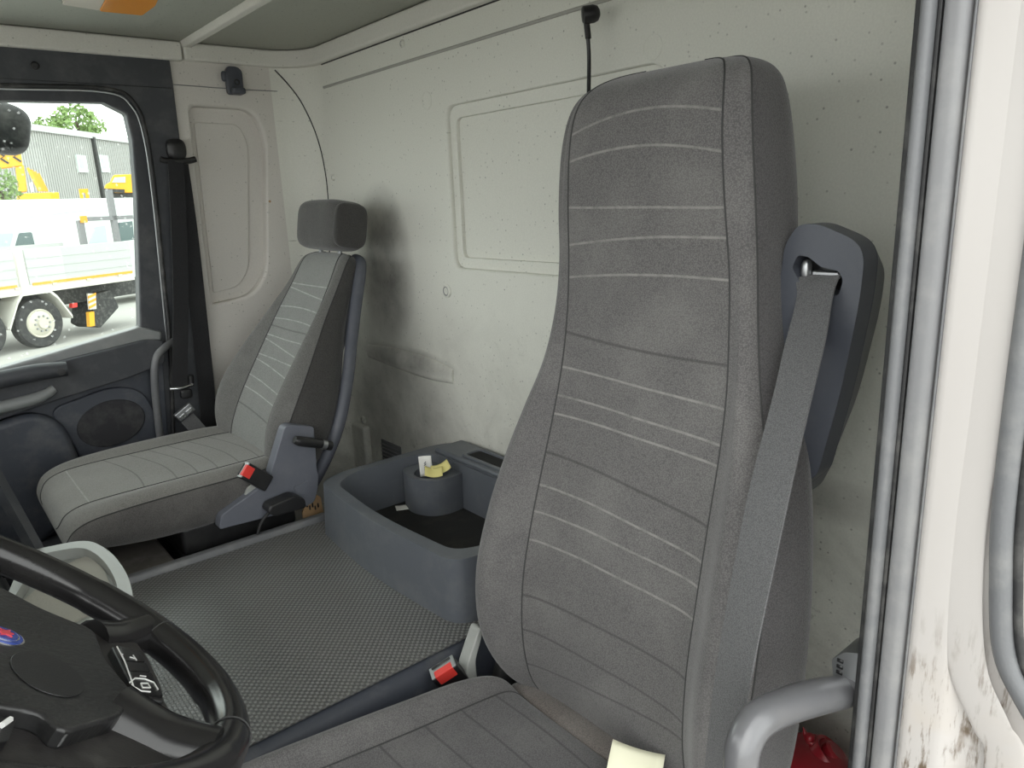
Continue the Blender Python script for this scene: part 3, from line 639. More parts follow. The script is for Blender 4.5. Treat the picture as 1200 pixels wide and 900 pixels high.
# ------------------------------------------------------------------ passenger seat
PY = 1.70; LEAN = math.radians(28)
ps = empty('bucket_seat', (-0.65, PY, FLOOR), 'grey fabric passenger seat with separate headrest, beside the far door', 'seat')
wa = Vector((math.sin(LEAN), 0, math.cos(LEAN))); fa = Vector((-math.cos(LEAN), 0, math.sin(LEAN)))
pl = [(-.03, -.04, .10, .16, .0, -.10), (-.015, -.012, .12, .205, .01, -.115), (.03, .0, .133, .235, .035, -.12), (.10, .004, .135, .252, .055, -.115), (.18, .004, .134, .250, .055, -.11), (.26, .002, .132, .232, .045, -.10), (.34, .0, .130, .205, .032, -.09),
      (.42, -.002, .126, .178, .018, -.08), (.50, -.006, .118, .158, .006, -.075), (.580, -.008, .108, .146, -.002, -.07), (.607, -.022, .088, .122, -.004, -.066), (.617, -.040, .05, .075, 0, -.06)]
pb_ = upholstery((-0.482, PY, 0.46), (0, 1, 0), wa, fa, pl, ps, ('passenger_panel', 'passenger_bolster', 'passenger_side'), ('backrest_panel', 'backrest_bolster', 'backrest_rear'), 0.0016)
# darker side gusset and plastic back shell
def sidepts(d): return [tuple((Vector((-0.482, 0, 0.46))+wa*w_+fa*f_).xz) for w_, f_ in d]
prism('back_shell', 'y', rp(sidepts([(-.05, -.098), (.10, -.096), (.30, -.084), (.45, -.070), (.53, -.066), (.555, -.076), (.545, -.092), (.45, -.108), (.25, -.122), (.0, -.132), (-.06, -.12)]), 0.01, 3), PY-0.12, PY+0.12, 'shell_plastic', ps, bevel=0.010, seg=4)
shl = [Vector((0, PY+s_*h_, 0))+Vector((-0.482, 0, 0.46))+wa*w_+fa*f_ for s_ in (-1,) for w_, f_, h_ in ((-.05, -.105, .215), (.05, -.112, .235), (.16, -.108, .246), (.28, -.098, .226), (.38, -.088, .195), (.48, -.076, .170), (.56, -.068, .150), (.60, -.066, .128), (.61, -.068, .09))]
for s_ in (1, -1): tube('shell_edge', [Vector((q.x, PY+(q.y-PY)*s_, q.z)) for q in shl], 0.017, 'shell_plastic', ps, n=14)
sup('headrest', (-0.158, PY, 1.063), (0.115, 0.272, 0.142), 'headrest_cloth', ps, e=4.5, rot=Matrix.Rotation(math.radians(10), 3, 'Y'))
sup('headrest_side', (-0.160, PY-0.125, 1.063), (0.098, 0.030, 0.122), 'passenger_side', ps, e=4, rot=Matrix.Rotation(math.radians(10), 3, 'Y'))
for dy in (-.06, .06): tube('headrest_post', [(-0.19, PY+dy, 0.93), (-0.155, PY+dy, 1.02)], 0.006, 'dull_metal', ps, n=10, k=1)
pc = [(.42, -.05, .10, .16, 0, -.09), (.44, -.005, .125, .215, .01, -.10), (.50, .0, .145, .24, .016, -.105), (.62, .0, .15, .25, .018, -.11), (.76, .0, .15, .25, .016, -.11), (.86, .0, .15, .25, .010, -.10),
      (.92, -.004, .147, .246, .004, -.09), (.955, -.018, .142, .240, .0, -.085), (.972, -.045, .13, .225, 0, -.08), (.975, -.06, .10, .18, 0, -.07)]
upholstery((0, PY, 0.475), (0, 1, 0), (-1, 0, 0), (0, 0, 1), pc, ps, ('passenger_cushion', 'passenger_cushion_side', 'passenger_gusset'), ('cushion_panel', 'cushion_bolster', 'cushion_underside'), 0.0016)
box('seat_base', (-0.74, 1.49, FLOOR), (-0.46, 1.93, 0.30), 'black_plastic', ps, bevel=0.01)
box('seat_pan', (-0.74, 1.475, 0.30), (-0.45, 1.93, 0.375), 'black_plastic', ps, bevel=0.01)
SY = 1.425
prism('recliner_cover', 'y', rp(xz([(257, 621), (259, 604), (321, 560), (317, 556), (333, 502), (339, 498), (368, 500), (372, 553), (374, 556), (373, 572), (369, 588), (357, 595)], SY), 0.008, 3), SY, SY+0.035, 'seat_plastic', ps, bevel=0.006, seg=3)
prism('cover_pad', 'y', rp(xz([(344, 570), (361, 563), (361, 577), (345, 583)], SY), 0.004, 3), SY-0.003, SY+0.01, 'seat_plastic', ps, bevel=0.002)
lev = tube('recline_lever', [at_y(p, 1.40) for p in ((345, 515), (352, 517), (375, 520), (380, 521))], [0.009, 0.013, 0.012, 0.011], 'black_plastic', ps, n=14)
tube('lever_collar', [at_y(p, 1.40) for p in ((377, 520.5), (382, 521.5))], 0.0125, 'dull_metal', lev, n=14, k=1)
tube('lever_tip', [at_y(p, 1.40) for p in ((382, 521.5), (388, 522.5))], 0.0125, 'black_plastic', lev, n=14, k=1)
ctl = prism('height_handle', 'y', rp(xz([(311, 599), (314, 591), (342, 579), (355, 583), (357, 593), (320, 604)], 1.39), 0.008, 3), 1.375, 1.42, 'black_plastic', ps, bevel=0.006, seg=3)
tube('control_cable', [at_y(p, 1.41) for p in ((316, 600), (308, 610), (303, 622), (300, 640))], 0.004, 'black_rubber', ps, n=8)
buckle(ps, at_y((300, 559), 1.415), at_y((285, 550), 1.41)-at_y((306, 562), 1.41), (-0.3, -0.85, 0.5), (0.075, 0.042, 0.022))
prism('buckle_stalk', 'y', rp(xz([(283, 592), (290, 572), (300, 566), (312, 562), (300, 590)], 1.44), 0.006, 3), 1.438, 1.448, 'tray_plastic', ps, bevel=0.003)
# clutter of the floor under the passenger seat
bx = box('tool_case', (-0.90, 1.46, FLOOR), (-0.76, 1.78, 0.305), 'tool_grey', None, bevel=0.010)
tag(bx, 'dusty brown-grey case standing on the floor under the passenger cushion', 'case')
qa = at_y((366, 588), 1.46)
cb = empty('cardboard_piece', (-0.40, 1.46, FLOOR), 'torn brown cardboard standing between the passenger seat and the bin', 'cardboard')
ct = [at_y(p, 1.455) for p in ((354, 600), (358, 590), (364, 586), (370, 579), (375, 582), (378, 600))]
prism('cardboard_sheet', 'y', [(ct[0].x, FLOOR)]+[(q.x, q.z) for q in ct]+[(ct[-1].x, FLOOR)], 1.45, 1.457, 'cardboard', cb, bevel=0)
for k in range(5):
    q = at_y((360+3.2*k, 592+3*(k % 2)), 1.449); box('printed_mark', (q.x-0.002, 1.4488, q.z-0.006), (q.x+0.002, 1.4498, q.z+0.006), 'black_plastic', cb, bevel=0)

# ------------------------------------------------------------------ engine cover, ribbed mat, storage bin
et = empty('engine_cover', (-0.7, 1.05, FLOOR), 'low blue-grey engine cover between the two seats, under the ribbed mat', 'engine cover')
prism('cover_body', 'x', rp([(0.655, FLOOR), (1.44, FLOOR), (1.415, TUN-0.006), (0.71, TUN-0.006), (0.690, TUN-0.03)], [0, 0, .02, .02, .02], 4), -1.55, -0.002, 'door_plastic', et, bevel=0)
prism('edge_lip', 'x', rp([(1.392, TUN-0.01), (1.420, TUN-0.01), (1.420, TUN+0.012), (1.400, TUN+0.012)], 0.004, 3), -1.40, -0.05, 'grey_rubber', et, bevel=0)
mt = prism('ribbed_mat', 'z', [(-1.5, 0.712), (-0.05, 0.712), (-0.05, 1.391), (-1.5, 1.391)], TUN-0.0055, TUN, 'tread_rubber', None, bevel=0.002)
tag(mt, 'dark ribbed rubber mat covering the engine cover', 'mat')

bn = empty('storage_bin', (-0.22, 1.05, TUN), 'blue-grey plastic open storage bin with cup holder on the ribbed mat', 'storage bin')
ZT = 0.452
ocon = rp([(-0.438, 1.325), (-0.462, 1.05), (-0.440, 0.765), (-0.395, 0.745), (-0.06, 0.745), (-0.01, 0.79), (-0.01, 1.32), (-0.06, 1.36), (-0.37, 1.36)], [.03, .3, .04, .04, .05, .05, .04, .06, .05], 7)
icon = rp([(-0.412, 1.285), (-0.432, 1.05), (-0.410, 0.80), (-0.360, 0.775), (-0.16, 0.775), (-0.115, 0.815), (-0.115, 1.30), (-0.150, 1.332), (-0.350, 1.332)], [.03, .3, .03, .03, .05, .06, .05, .05, .04], 7)
def taper(c, pts, k): return [((x-c[0])*k+c[0], (y-c[1])*k+c[1]) for x, y in pts]
cc = (-0.22, 1.05)
def zprism(name, lo, hi, z0, z1, mat, parent, holes_lo=None, holes_hi=None, **k):
    bm = bmesh.new(); n = len(hi)
    if holes_hi:
        loops = [(lo, hi), (holes_lo, holes_hi)]
    else: loops = [(lo, hi)]
    for pts_i, z in ((0, z0), (1, z1)):
        es = []
        for L in loops:
            vs = [bm.verts.new((*p, z)) for p in L[pts_i]]; es += [bm.edges.new((vs[i], vs[(i+1) % len(vs)])) for i in range(len(vs))]
        if holes_hi: bmesh.ops.triangle_fill(bm, use_beauty=True, edges=es)
        else: bm.faces.new(vs)
    for L in loops:
        a = [bm.verts.new((*p, z0)) for p in L[0]]; b_ = [bm.verts.new((*p, z1)) for p in L[1]]
        for i in range(len(a)): bm.faces.new((a[i], a[(i+1) % len(a)], b_[(i+1) % len(a)], b_[i]))
    bmesh.ops.remove_doubles(bm, verts=bm.verts, dist=1e-6)
    return finish(bm, name, mat, parent, **k)
cut = rp([(-0.092, 0.85), (-0.04, 0.85), (-0.04, 1.20), (-0.092, 1.20)], 0.012, 3)
zprism('bin_wall', taper(cc, ocon, 1.03), ocon, TUN, ZT, 'console_plastic', bn, taper(cc, icon, 0.96), icon, bevel=0.009, seg=4, angle=40)
box('bin_back', (-0.110, 0.80, ZT-0.004), (-0.012, 1.31, ZT+0.014), 'console_plastic', bn, bevel=0.010, seg=4)
prism('pen_tray_rim', 'z', rrect(-0.098, -0.03, 0.86, 1.20, 0.012), ZT+0.012, ZT+0.020, 'console_plastic', bn, holes=[rrect(-0.088, -0.040, 0.87, 1.19, 0.010)], bevel=0.003)
prism('pen_tray', 'z', rrect(-0.0885, -0.0395, 0.8695, 1.1905, 0.010), ZT+0.0135, ZT+0.0145, 'bin_liner', bn, bevel=0)
box('tray_divider', (-0.0885, 1.02, ZT+0.014), (-0.0395, 1.035, ZT+0.021), 'console_plastic', bn, bevel=0.003)
prism('bin_floor', 'z', taper(cc, icon, 0.975), TUN+0.001, TUN+0.012, 'bin_liner', bn, bevel=0)
# cup holder standing in the back corner of the bin
cuc = (-0.164, 1.240)
cu_o = rp([(-0.212, 1.315), (-0.236, 1.245), (-0.212, 1.185), (-0.165, 1.165), (-0.108, 1.172), (-0.108, 1.315)], [.02, .08, .05, .06, .01, .01], 6)
prism('cup_holder', 'z', cu_o, TUN+0.010, ZT-0.022, 'console_plastic', bn, holes=[ell(cuc[0]-0.004, cuc[1]-0.005, 0.046, 0.046, 32)], bevel=0.005, seg=3)
lathe('cup_floor', (cuc[0]-0.004, cuc[1]-0.005, TUN+0.07), (0, 0, 1), [(0, 0), (0.052, 0), (0.052, 0.004), (0, 0.004)], 'bin_liner', bn)
# papers in and beside the cup holder
r1 = sheet('receipt', at_z((499, 546), ZT-0.008), (0.75, -0.65, 0.05), (-0.1, 0.2, 1), 0.034, 0.055, 'white_paper', None, 0.15)
tag(r1, 'white printed receipt standing in the cup holder', 'receipt')
for k in range(4):
    o = obox('print_line', at_z((499, 546), ZT-0.008)+Vector((-0.004, -0.004, 0.012-0.006*k)), (0.002, 0.018, 0.0015), Matrix.Rotation(math.radians(-49), 3, 'Z'), 'ink', r1, bevel=0)
for i, (p, ax, lab) in enumerate((((508, 554), (0.8, -0.5, -0.1), 'yellow sticky note lying flat over the cup holder rim'), ((517, 549), (0.9, -0.35, 0.25), 'yellow sticky note tilted up in the cup holder'))):
    y_ = sheet('sticky_note', at_z(p, ZT-0.010+0.004*i), ax, (0.4, 0.75, 0.35), 0.046, 0.036, 'yellow_paper', None, 0.3)
    tag(y_, lab, 'note', 'yellow notes in the cup holder')
sc_ = sheet('paper_scrap', at_z((476, 594), TUN+0.014), (0.9, -0.4, 0), (0.4, 0.9, 0), 0.055, 0.032, 'white_paper', None, 0.02)
tag(sc_, 'small white paper scrap on the black bin floor', 'paper')

# ------------------------------------------------------------------ steering wheel
WC = Vector((-1.16, 0.40, 0.80)); TILT = math.radians(40); WR = 0.235
wu = Vector((math.cos(TILT), 0, -math.sin(TILT))); wv_ = Vector((0, 1, 0)); wn = Vector((math.sin(TILT), 0, math.cos(TILT)))
sw = empty('steering_wheel', WC-wn*0.10, 'black leather steering wheel with blue round emblem on its hub', 'steering wheel')
def wp(p, h=0.0): q = at_plane(p, WC+wn*h, wn)-WC; return (q.dot(wu), q.dot(wv_))
def w3(p, h): return WC+wu*p[0]+wv_*p[1]+wn*h
def wprism(name, pts, h0, h1, mat, parent, r=0.004, holes=(), bevel=0.003, seg=3, n=4):
    bm = bmesh.new(); add_prism(bm, lambda p: w3(p, h0), lambda p: w3(p, h1), rp(pts, r, n), holes)
    return finish(bm, name, mat, parent, bevel=bevel, seg=seg, angle=40)
N = 160; path = [w3((WR*math.cos(2*PI*k/N), WR*math.sin(2*PI*k/N)), 0) for k in range(N)]
rad = [0.0185+0.0008*(1 if (k*2*PI/N) % (PI/2) < 0.9 else 0) for k in range(N)]
bm = bmesh.new(); add_tube(bm, path, rad, 20, True); rim = finish(bm, 'rim', 'leather', sw)
for p in ((205, 748), (258, 862)):
    a = math.atan2(*reversed(wp(p))); c0 = w3((WR*math.cos(a), WR*math.sin(a)), 0); t_ = (wv_*math.cos(a)-wu*math.sin(a))
    e1 = (wu*math.cos(a)+wv_*math.sin(a)); bm = bmesh.new()
    add_tube(bm, [c0+(e1*math.cos(b2)+wn*math.sin(b2))*0.0192 for b2 in [2*PI*k/32 for k in range(32)]], 0.0007, 6, True); finish(bm, 'rim_stitching', 'seam', rim)
for a in [k*2*PI/64 for k in range(64)]:
    pass
# hub shell and spokes, drawn in the wheel plane
spk = [wp(p, -0.01) for p in ((36, 722), (112, 741), (128, 733), (150, 745), (172, 775), (188, 808), (192, 830), (215, 856), (245, 866), (252, 890), (205, 935), (110, 960), (-40, 930), (-140, 860), (-160, 760), (-110, 700), (-40, 690))]
wprism('hub_shell', spk, -0.045, -0.004, 'hub_shell', sw, 0.012, bevel=0.010, seg=4)
ju = wp((138, 738)); jl = wp((235, 880))
def arm(p, k0, k1, r0, r1):
    a = math.atan2(p[1], p[0]); P0 = w3((math.cos(a)*WR*k0, math.sin(a)*WR*k0), -0.016); P1 = w3((math.cos(a)*WR*k1, math.sin(a)*WR*k1), -0.003)
    return tube('spoke', [P0, (P0+P1)/2+wn*-0.004, P1], [r0, (r0+r1)/2.1, r1], 'leather', sw, n=16)
arm(ju, 0.66, 0.98, 0.024, 0.021); arm(jl, 0.60, 0.98, 0.034, 0.026)
a2 = math.atan2(ju[1], ju[0])+PI; arm((math.cos(a2), math.sin(a2)), 0.5, 0.98, 0.022, 0.018); a3 = math.atan2(jl[1], jl[0])+PI; arm((math.cos(a3), math.sin(a3)), 0.5, 0.98, 0.024, 0.018)
H = 0.010
ab = [wp(p, H) for p in ((0, 686), (48, 712), (112, 738), (124, 772), (158, 812), (142, 838), (72, 858), (52, 834), (0, 826), (-90, 815), (-150, 770), (-150, 720), (-80, 680))]
air = wprism('airbag_cover', ab, -0.006, H, 'airbag_grain', sw, 0.012, bevel=0.011, seg=6)
dd = wp((56, 790), H); u0 = wp((80, 790), H)
bm = bmesh.new(); e_ = ell(dd[0], dd[1], 0.028, 0.036, 36); add_prism(bm, lambda p: w3(p, H+0.0002), lambda p: w3(p, H+0.0012), e_); finish(bm, 'horn_pad', 'black_plastic', air, bevel=0.001)
# emblem
ec = wp((4, 745), H)
for nm, r_, h_, mt_ in (('emblem_ring', 0.0165, 0.0015, 'chrome'), ('emblem_field', 0.0148, 0.0022, 'emblem_blue'), ('emblem_inner_ring', 0.0118, 0.0027, 'chrome'), ('emblem_disc', 0.0105, 0.0032, 'emblem_blue')):
    lathe(nm, w3(ec, H-0.001), wn, [(0, 0), (r_, 0), (r_, h_), (0, h_+0.0003)], mt_, air, n=32)
gr = [(-.008, -.002), (-.003, .002), (-.006, .008), (.000, .005), (.006, .009), (.005, .003), (.009, .001), (.004, -.002), (.006, -.008), (.000, -.005), (-.006, -.008), (-.004, -.003)]
bm = bmesh.new(); add_prism(bm, lambda p: w3(p, H+0.0020), lambda p: w3(p, H+0.0034), [(ec[0]+x*0.75, ec[1]+y*0.75) for x, y in gr]); finish(bm, 'emblem_figure', 'emblem_red', air, smooth=False)
# switch pods
pod = [wp(p, 0.004) for p in ((131, 757), (160, 763), (172, 772), (193, 822), (160, 815))]
pd = wprism('switch_pod', pod, -0.012, 0.004, 'black_plastic', sw, 0.003, bevel=0.002)
def quad(a, b, c, d): return [wp(p, 0.005) for p in (a, b, c, d)]
for nm, qd in (('rocker_switch', quad((139, 759), (163, 765), (169, 777), (145, 776))), ('toggle_switch', quad((146, 777), (170, 779), (175, 789), (151, 788))), ('selector_switch', quad((151, 789), (176, 790), (190, 817), (160, 813)))):
    wprism(nm, qd, 0.003, 0.0068, 'leather', pd, 0.001, bevel=0.001)
for pth in ([(152, 800), (158, 795), (170, 796)], [(170, 796), (180, 800), (185, 808)], [(158, 806), (165, 810), (176, 811)], [(165, 801), (173, 801), (176, 806), (167, 806), (165, 801)], [(154, 802), (160, 808)], [(164, 792), (171, 793)], [(142, 767), (144, 767)], [(152, 770), (158, 772)], [(156, 768), (160, 774)], [(137, 758), (146, 775), (159, 812)]):
    tube('switch_symbol', [w3(wp(p, 0.007), 0.0072) for p in pth], 0.0007 if len(pth) > 2 else 0.0005, 'white_mark', pd, n=6, k=1)
pod2 = [wp(p, 0.004) for p in ((-5, 838), (20, 842), (10, 868), (-20, 872))]
wprism('switch_pod', pod2, -0.012, 0.004, 'black_plastic', sw, 0.003, bevel=0.002)
tube('switch_symbol', [w3(wp(p, 0.006), 0.006) for p in ((2, 850), (12, 843))], 0.0022, 'white_mark', sw, n=6, k=1)
lathe('steering_column', WC-wn*0.04, -wn, [(0.0, 0), (0.06, 0), (0.065, 0.05), (0.05, 0.10), (0.05, 0.42), (0, 0.42)], 'dark_trim', sw, n=28)

# ------------------------------------------------------------------ dashboard with pull-out tray
da = empty('dashboard', (-1.5, 1.05, FLOOR), 'dark plastic dashboard with a slanted frame and grey side tray', 'dashboard')
prism('dash_body', 'y', rp([(-1.748, 0.30), (-1.748, 0.78), (-1.55, 0.82), (-1.40, 0.78), (-1.36, 0.60), (-1.45, 0.30)], 0.03, 4), 0.02, 2.03, 'dark_trim', da, bevel=0)
prism('centre_stack', 'y', rp([(-1.45, 0.325), (-1.45, 0.74), (-1.22, 0.76), (-1.145, 0.70), (-1.09, 0.44), (-1.10, 0.325)], 0.02, 4), 0.76, 1.235, 'dark_trim', da, bevel=0.006)
e0, e1 = at_y((-12, 548), 1.24), at_y((44, 648), 1.20)
fr = tube('stack_frame', [e0+(e0-e1)*0.6, e0, e1], 0.013, 'dark_trim', da, n=4, k=1)
box('stack_switch', (e1.x-0.06, 1.14, e1.z-0.005), (e1.x-0.025, 1.17, e1.z+0.02), 'black_plastic', da, bevel=0.003)
TZ = 0.54
tro = rp(xy([(30, 646), (102, 631), (130, 645), (150, 672), (158, 702), (150, 730), (60, 770), (-10, 740)], TZ), [.02, .035, .06, .05, .05, .05, .05, .02], 6)
tri = rp(xy([(48, 649), (96, 640), (118, 652), (134, 675), (139, 694), (132, 712), (60, 750), (0, 728)], TZ), [.015, .03, .05, .04, .04, .04, .05, .02], 6)
tray = prism('side_tray', 'z', tro, TZ-0.035, TZ, 'tray_plastic', da, holes=[tri], bevel=0.006, seg=3)
prism('tray_floor', 'z', tro, TZ-0.034, TZ-0.02, 'tray_plastic', tray, bevel=0)
trm = rp(xy([(70, 668), (102, 652), (122, 668), (131, 690), (126, 710), (60, 745), (10, 722)], TZ-0.02), 0.02, 4)
prism('tray_mat', 'z', trm, TZ-0.021, TZ-0.016, 'tray_mat', tray, bevel=0.001)
prism('tray_skirt', 'z', taper((-1.06, 1.0), tro, 0.98), TZ-0.11, TZ-0.034, 'dark_trim', da, bevel=0.01)
tube('tray_edge', [Vector((x, y, TZ-0.040)) for x, y in tro[4:-8]], 0.0035, 'seal_strip', tray, n=6, k=1)
tube('pen_clip', [at_z(p, TZ-0.015) for p in ((58, 654), (66, 645))], 0.004, 'black_plastic', tray, n=6, k=1)
lathe('tray_screw', at_z((95, 649), TZ-0.02), (0, 0, 1), [(0, 0.002), (0.004, 0.002), (0.004, 0)], 'dull_metal', tray, n=10)

# ------------------------------------------------------------------ grab handles, belts, lamp, hook
gh = empty('grab_rail', at_y((985, 812), 0.03), 'thick silver-grey grab handle on the door pillar beside the charcoal seat', 'grab handle')
gp = [at_y((1003, 806), 0.012), at_y((985, 811), 0.022), at_y((955, 817), 0.03), at_y((920, 828), 0.035), at_y((890, 843), 0.037), at_y((874, 866), 0.037), at_y((868, 900), 0.035), at_y((866, 980), 0.03)]
tube('grip', gp, [0.016, 0.018, 0.019, 0.0185, 0.018, 0.0175, 0.017, 0.016], 'silver_handle', gh, n=18)
qb = at_y((984, 778), 0.03)
br_ = prism('bracket', 'x', rp([(qb.y-0.030, qb.z-0.022), (qb.y+0.004, qb.z-0.022), (qb.y+0.008, qb.z+0.004), (qb.y-0.006, qb.z+0.020), (qb.y-0.030, qb.z+0.030)], 0.004, 3), qb.x-0.004, qb.x+0.05, 'dull_metal', gh, bevel=0.002)
for k in range(4): box('bracket_slot', (qb.x-0.0055, qb.y-0.006, qb.z-0.017+0.0075*k), (qb.x-0.003, qb.y+0.001, qb.z-0.013+0.0075*k), 'black_plastic', br_, bevel=0)

pg = empty('grab_bar', at_y((190, 520), 2.05), 'slim dark grab bar bent along the far door edge', 'grab handle')
tube('bar', [at_y(p, y) for p, y in (((203, 400), 2.085), ((192, 408), 2.05), ((183, 420), 2.04), ((181, 445), 2.04), ((185, 490), 2.05), ((190, 530), 2.06))], 0.011, 'grey_rubber', pg, n=12)

pb2 = empty('passenger_belt', at_y((220, 500), 2.05), 'black seat belt with metal tongue hanging on the far door pillar', 'seat belt')
gd = at_y((207, 180), 2.075)
sup('shoulder_guide', gd+Vector((0, 0, 0.012)), (0.055, 0.035, 0.06), 'black_plastic', pb2, e=3)
tube('guide_loop', [gd+Vector((d, -0.006, z)) for d, z in ((-.050, -.016), (-.030, -.021), (0, -.022), (.030, -.021), (.050, -.016))], 0.009, 'black_plastic', pb2, n=10)
ribbon('webbing', [at_y(p, y) for p, y in (((206, 188), 2.062), ((209, 250), 2.055), ((212, 350), 2.045), ((211, 420), 2.038), ((211, 455), 2.035))], (1, 0.1, 0), 0.046, 0.002, 'webbing_black', pb2)
ribbon('webbing', [at_y(p, y) for p, y in (((211, 190), 2.078), ((222, 270), 2.078), ((234, 380), 2.074), ((243, 470), 2.07), ((247, 560), 2.07))], (1, 0, 0), [0.046, 0.048, 0.05, 0.05, 0.05], 0.002, 'webbing_black', pb2)
tg = at_y((212, 454), 2.035)
tube('tongue_bar', [tg+Vector((-.032, 0, .002)), tg+Vector((0, -.004, -.001)), tg+Vector((.036, 0, .002))], 0.005, 'chrome', pb2, n=10)
sup('tongue_body', tg+Vector((0.012, -0.002, -0.022)), (0.035, 0.02, 0.03), 'black_plastic', pb2, e=4)
bl = at_y((216, 483), 2.02); Rb = Matrix.Rotation(math.radians(32), 3, 'Y')
bkl = obox('belt_latch', bl, (0.058, 0.018, 0.030), Rb.transposed(), 'dull_metal', pb2, bevel=0.004)
for s in (-1, 1): obox('latch_plate', bl+Rb.transposed() @ Vector((0.013*s, -0.010, -0.004)), (0.020, 0.004, 0.012), Rb.transposed(), 'chrome', bkl, bevel=0.001)
ribbon('lap_webbing', [at_y(p, y) for p, y in (((219, 489), 2.018), ((228, 499), 2.0), ((238, 510), 1.98), ((248, 522), 1.96))], (0.8, 0, 0.5), 0.044, 0.0025, 'webbing', pb2)
tube('belt_button', [at_y((223, 440), 2.045), at_y((224, 449), 2.045)], 0.010, 'black_plastic', pb2, n=12, k=1)

lp = empty('gooseneck_lamp', at_x((689, 135), -0.004), 'slim black gooseneck reading lamp on the pale rear wall', 'lamp')
tube('neck', [at_x(p, x) for p, x in (((689, 150), -0.006), ((690, 100), -0.035), ((690, 60), -0.05), ((687, 26), -0.055))], [0.0045, 0.0042, 0.004, 0.004], 'black_plastic', lp, n=10)
lh = at_x((690, 17), -0.058); tube('neck_sleeve', [at_x(p, -0.054) for p in ((689.5, 45), (687, 24))], 0.006, 'black_plastic', lp, n=10, k=1)
lathe('lamp_head', lh+Vector((-0.006, 0.012, 0)), (0.75, -0.62, 0.1), [(0, 0), (0.012, 0), (0.016, 0.003), (0.016, 0.022), (0.013, 0.03), (0.006, 0.034), (0, 0.035)], 'black_plastic', lp)
ch = empty('coat_hook', at_y((275, 95), 2.1), 'small dark coat hook screwed high on the pale side wall', 'hook')
hq = at_y((275, 95), 2.085)
prism('hook_plate', 'y', rp([(hq.x-.026, hq.z-.040), (hq.x+.024, hq.z-.040), (hq.x+.026, hq.z+.030), (hq.x+.012, hq.z+.042), (hq.x-.018, hq.z+.042), (hq.x-.028, hq.z+.02)], 0.010, 4), 2.078, 2.099, 'belt_housing', ch, bevel=0.006, seg=3)
sup('hook_lip', (hq.x+0.002, 2.07, hq.z-0.030), (0.042, 0.026, 0.02), 'belt_housing', ch, e=4)
lathe('hook_screw', (hq.x+0.004, 2.0782, hq.z-0.004), (0, -1, 0), [(0.009, 0), (0.009, 0.002), (0.006, 0.0025), (0.005, 0), (0, 0)], 'black_rubber', ch, n=16)
sup('hook_stud', (hq.x-0.03, 2.088, hq.z+0.012), (0.016, 0.016, 0.03), 'belt_housing', ch, e=3)
cl = empty('ceiling_lamp', at_z((135, 2), CEIL+0.012), 'rectangular ceiling lamp with amber and clear lenses', 'lamp')
c0 = at_z((110, -8), CEIL+0.01)
l_ = xy([(72, 1), (116, 8), (150, -60), (110, -66)], CEIL-0.012); a_ = xy([(116, 8), (166, 13), (181, 2), (205, -48), (150, -60)], CEIL-0.012)
prism('lamp_base', 'z', rp(xy([(66, 0), (116, 6), (168, 11), (186, 0), (212, -56), (104, -74)], CEIL), 0.01, 3), CEIL-0.002, CEIL+0.0125, 'tray_plastic', cl, bevel=0.003)
prism('clear_lens', 'z', rp(l_, 0.006, 3), CEIL-0.020, CEIL-0.001, 'clear_lens', cl, bevel=0.005, seg=3)
prism('amber_lens', 'z', rp(a_, 0.008, 3), CEIL-0.022, CEIL-0.001, 'amber_lens', cl, bevel=0.006, seg=3)

# red canister on the floor behind the charcoal seat
rc = empty('red_canister', (-0.14, 0.17, FLOOR), 'red metal canister with screw cap on the floor behind the grab handle', 'canister')
cq = at_x((950, 900), -0.14)
rx_, ry_ = cq.x, cq.y
lathe('canister_body', (rx_, ry_, FLOOR), (0, 0, 1), [(0, 0), (0.062, 0), (0.066, 0.01), (0.066, cq.z-FLOOR-0.01), (0.058, cq.z-FLOOR+0.022), (0.04, cq.z-FLOOR+0.036), (0, cq.z-FLOOR+0.036)], 'red_paint', rc)
ax_ = Vector((0.35, -0.55, 0.8)).normalized()
o_ = Vector((rx_, ry_, cq.z))+Vector((0.022, -0.020, 0.022))
lathe('cap_ring', o_, ax_, [(0.0, -0.02), (0.034, -0.02), (0.036, 0.004), (0.033, 0.009), (0.028, 0.007), (0.026, 0.0), (0, 0.0)], 'red_paint', rc)
lathe('screw_cap', o_, ax_, [(0.0, -0.004), (0.020, -0.004), (0.020, 0.014), (0.016, 0.018), (0, 0.018)], 'red_paint', rc)
tube('tied_ribbon', [at_x(p, -0.15) for p in ((953, 872), (947, 866), (944, 860), (941, 852))], [0.004, 0.006, 0.004, 0.001], 'red_paint', rc, n=8)
sup('ribbon_knot', at_x((949, 864), -0.15), (0.016, 0.016, 0.014), 'red_paint', rc, e=2.2, n=10)

# ------------------------------------------------------------------ outside: yard seen through the passenger window
plastic('asphalt', (0.40, 0.39, 0.365), 0.95, grain=20, gs=0.2, dust=0.3)
plastic('lorry_white', (0.62, 0.60, 0.54), 0.4, dust=0.1); plastic('alloy', (0.46, 0.47, 0.46), 0.4, dust=0.1)
plastic('lorry_orange', (0.80, 0.33, 0.03), 0.5, dust=0.05); plastic('tyre', (0.035, 0.035, 0.036), 0.85, dust=0.35, dustcol=(0.2, 0.19, 0.17))
plastic('wheel_metal', (0.55, 0.52, 0.44), 0.4, dust=0.3); plastic('chassis', (0.045, 0.045, 0.045), 0.8, dust=0.3)
plastic('van_white', (0.66, 0.70, 0.69), 0.35, dust=0.0); plastic('crane_yellow', (0.80, 0.40, 0.02), 0.5, dust=0.05)
plastic('cladding', (0.40, 0.40, 0.385), 0.6, dust=0.05); plastic('window_frame_white', (0.62, 0.68, 0.66), 0.5, dust=0)
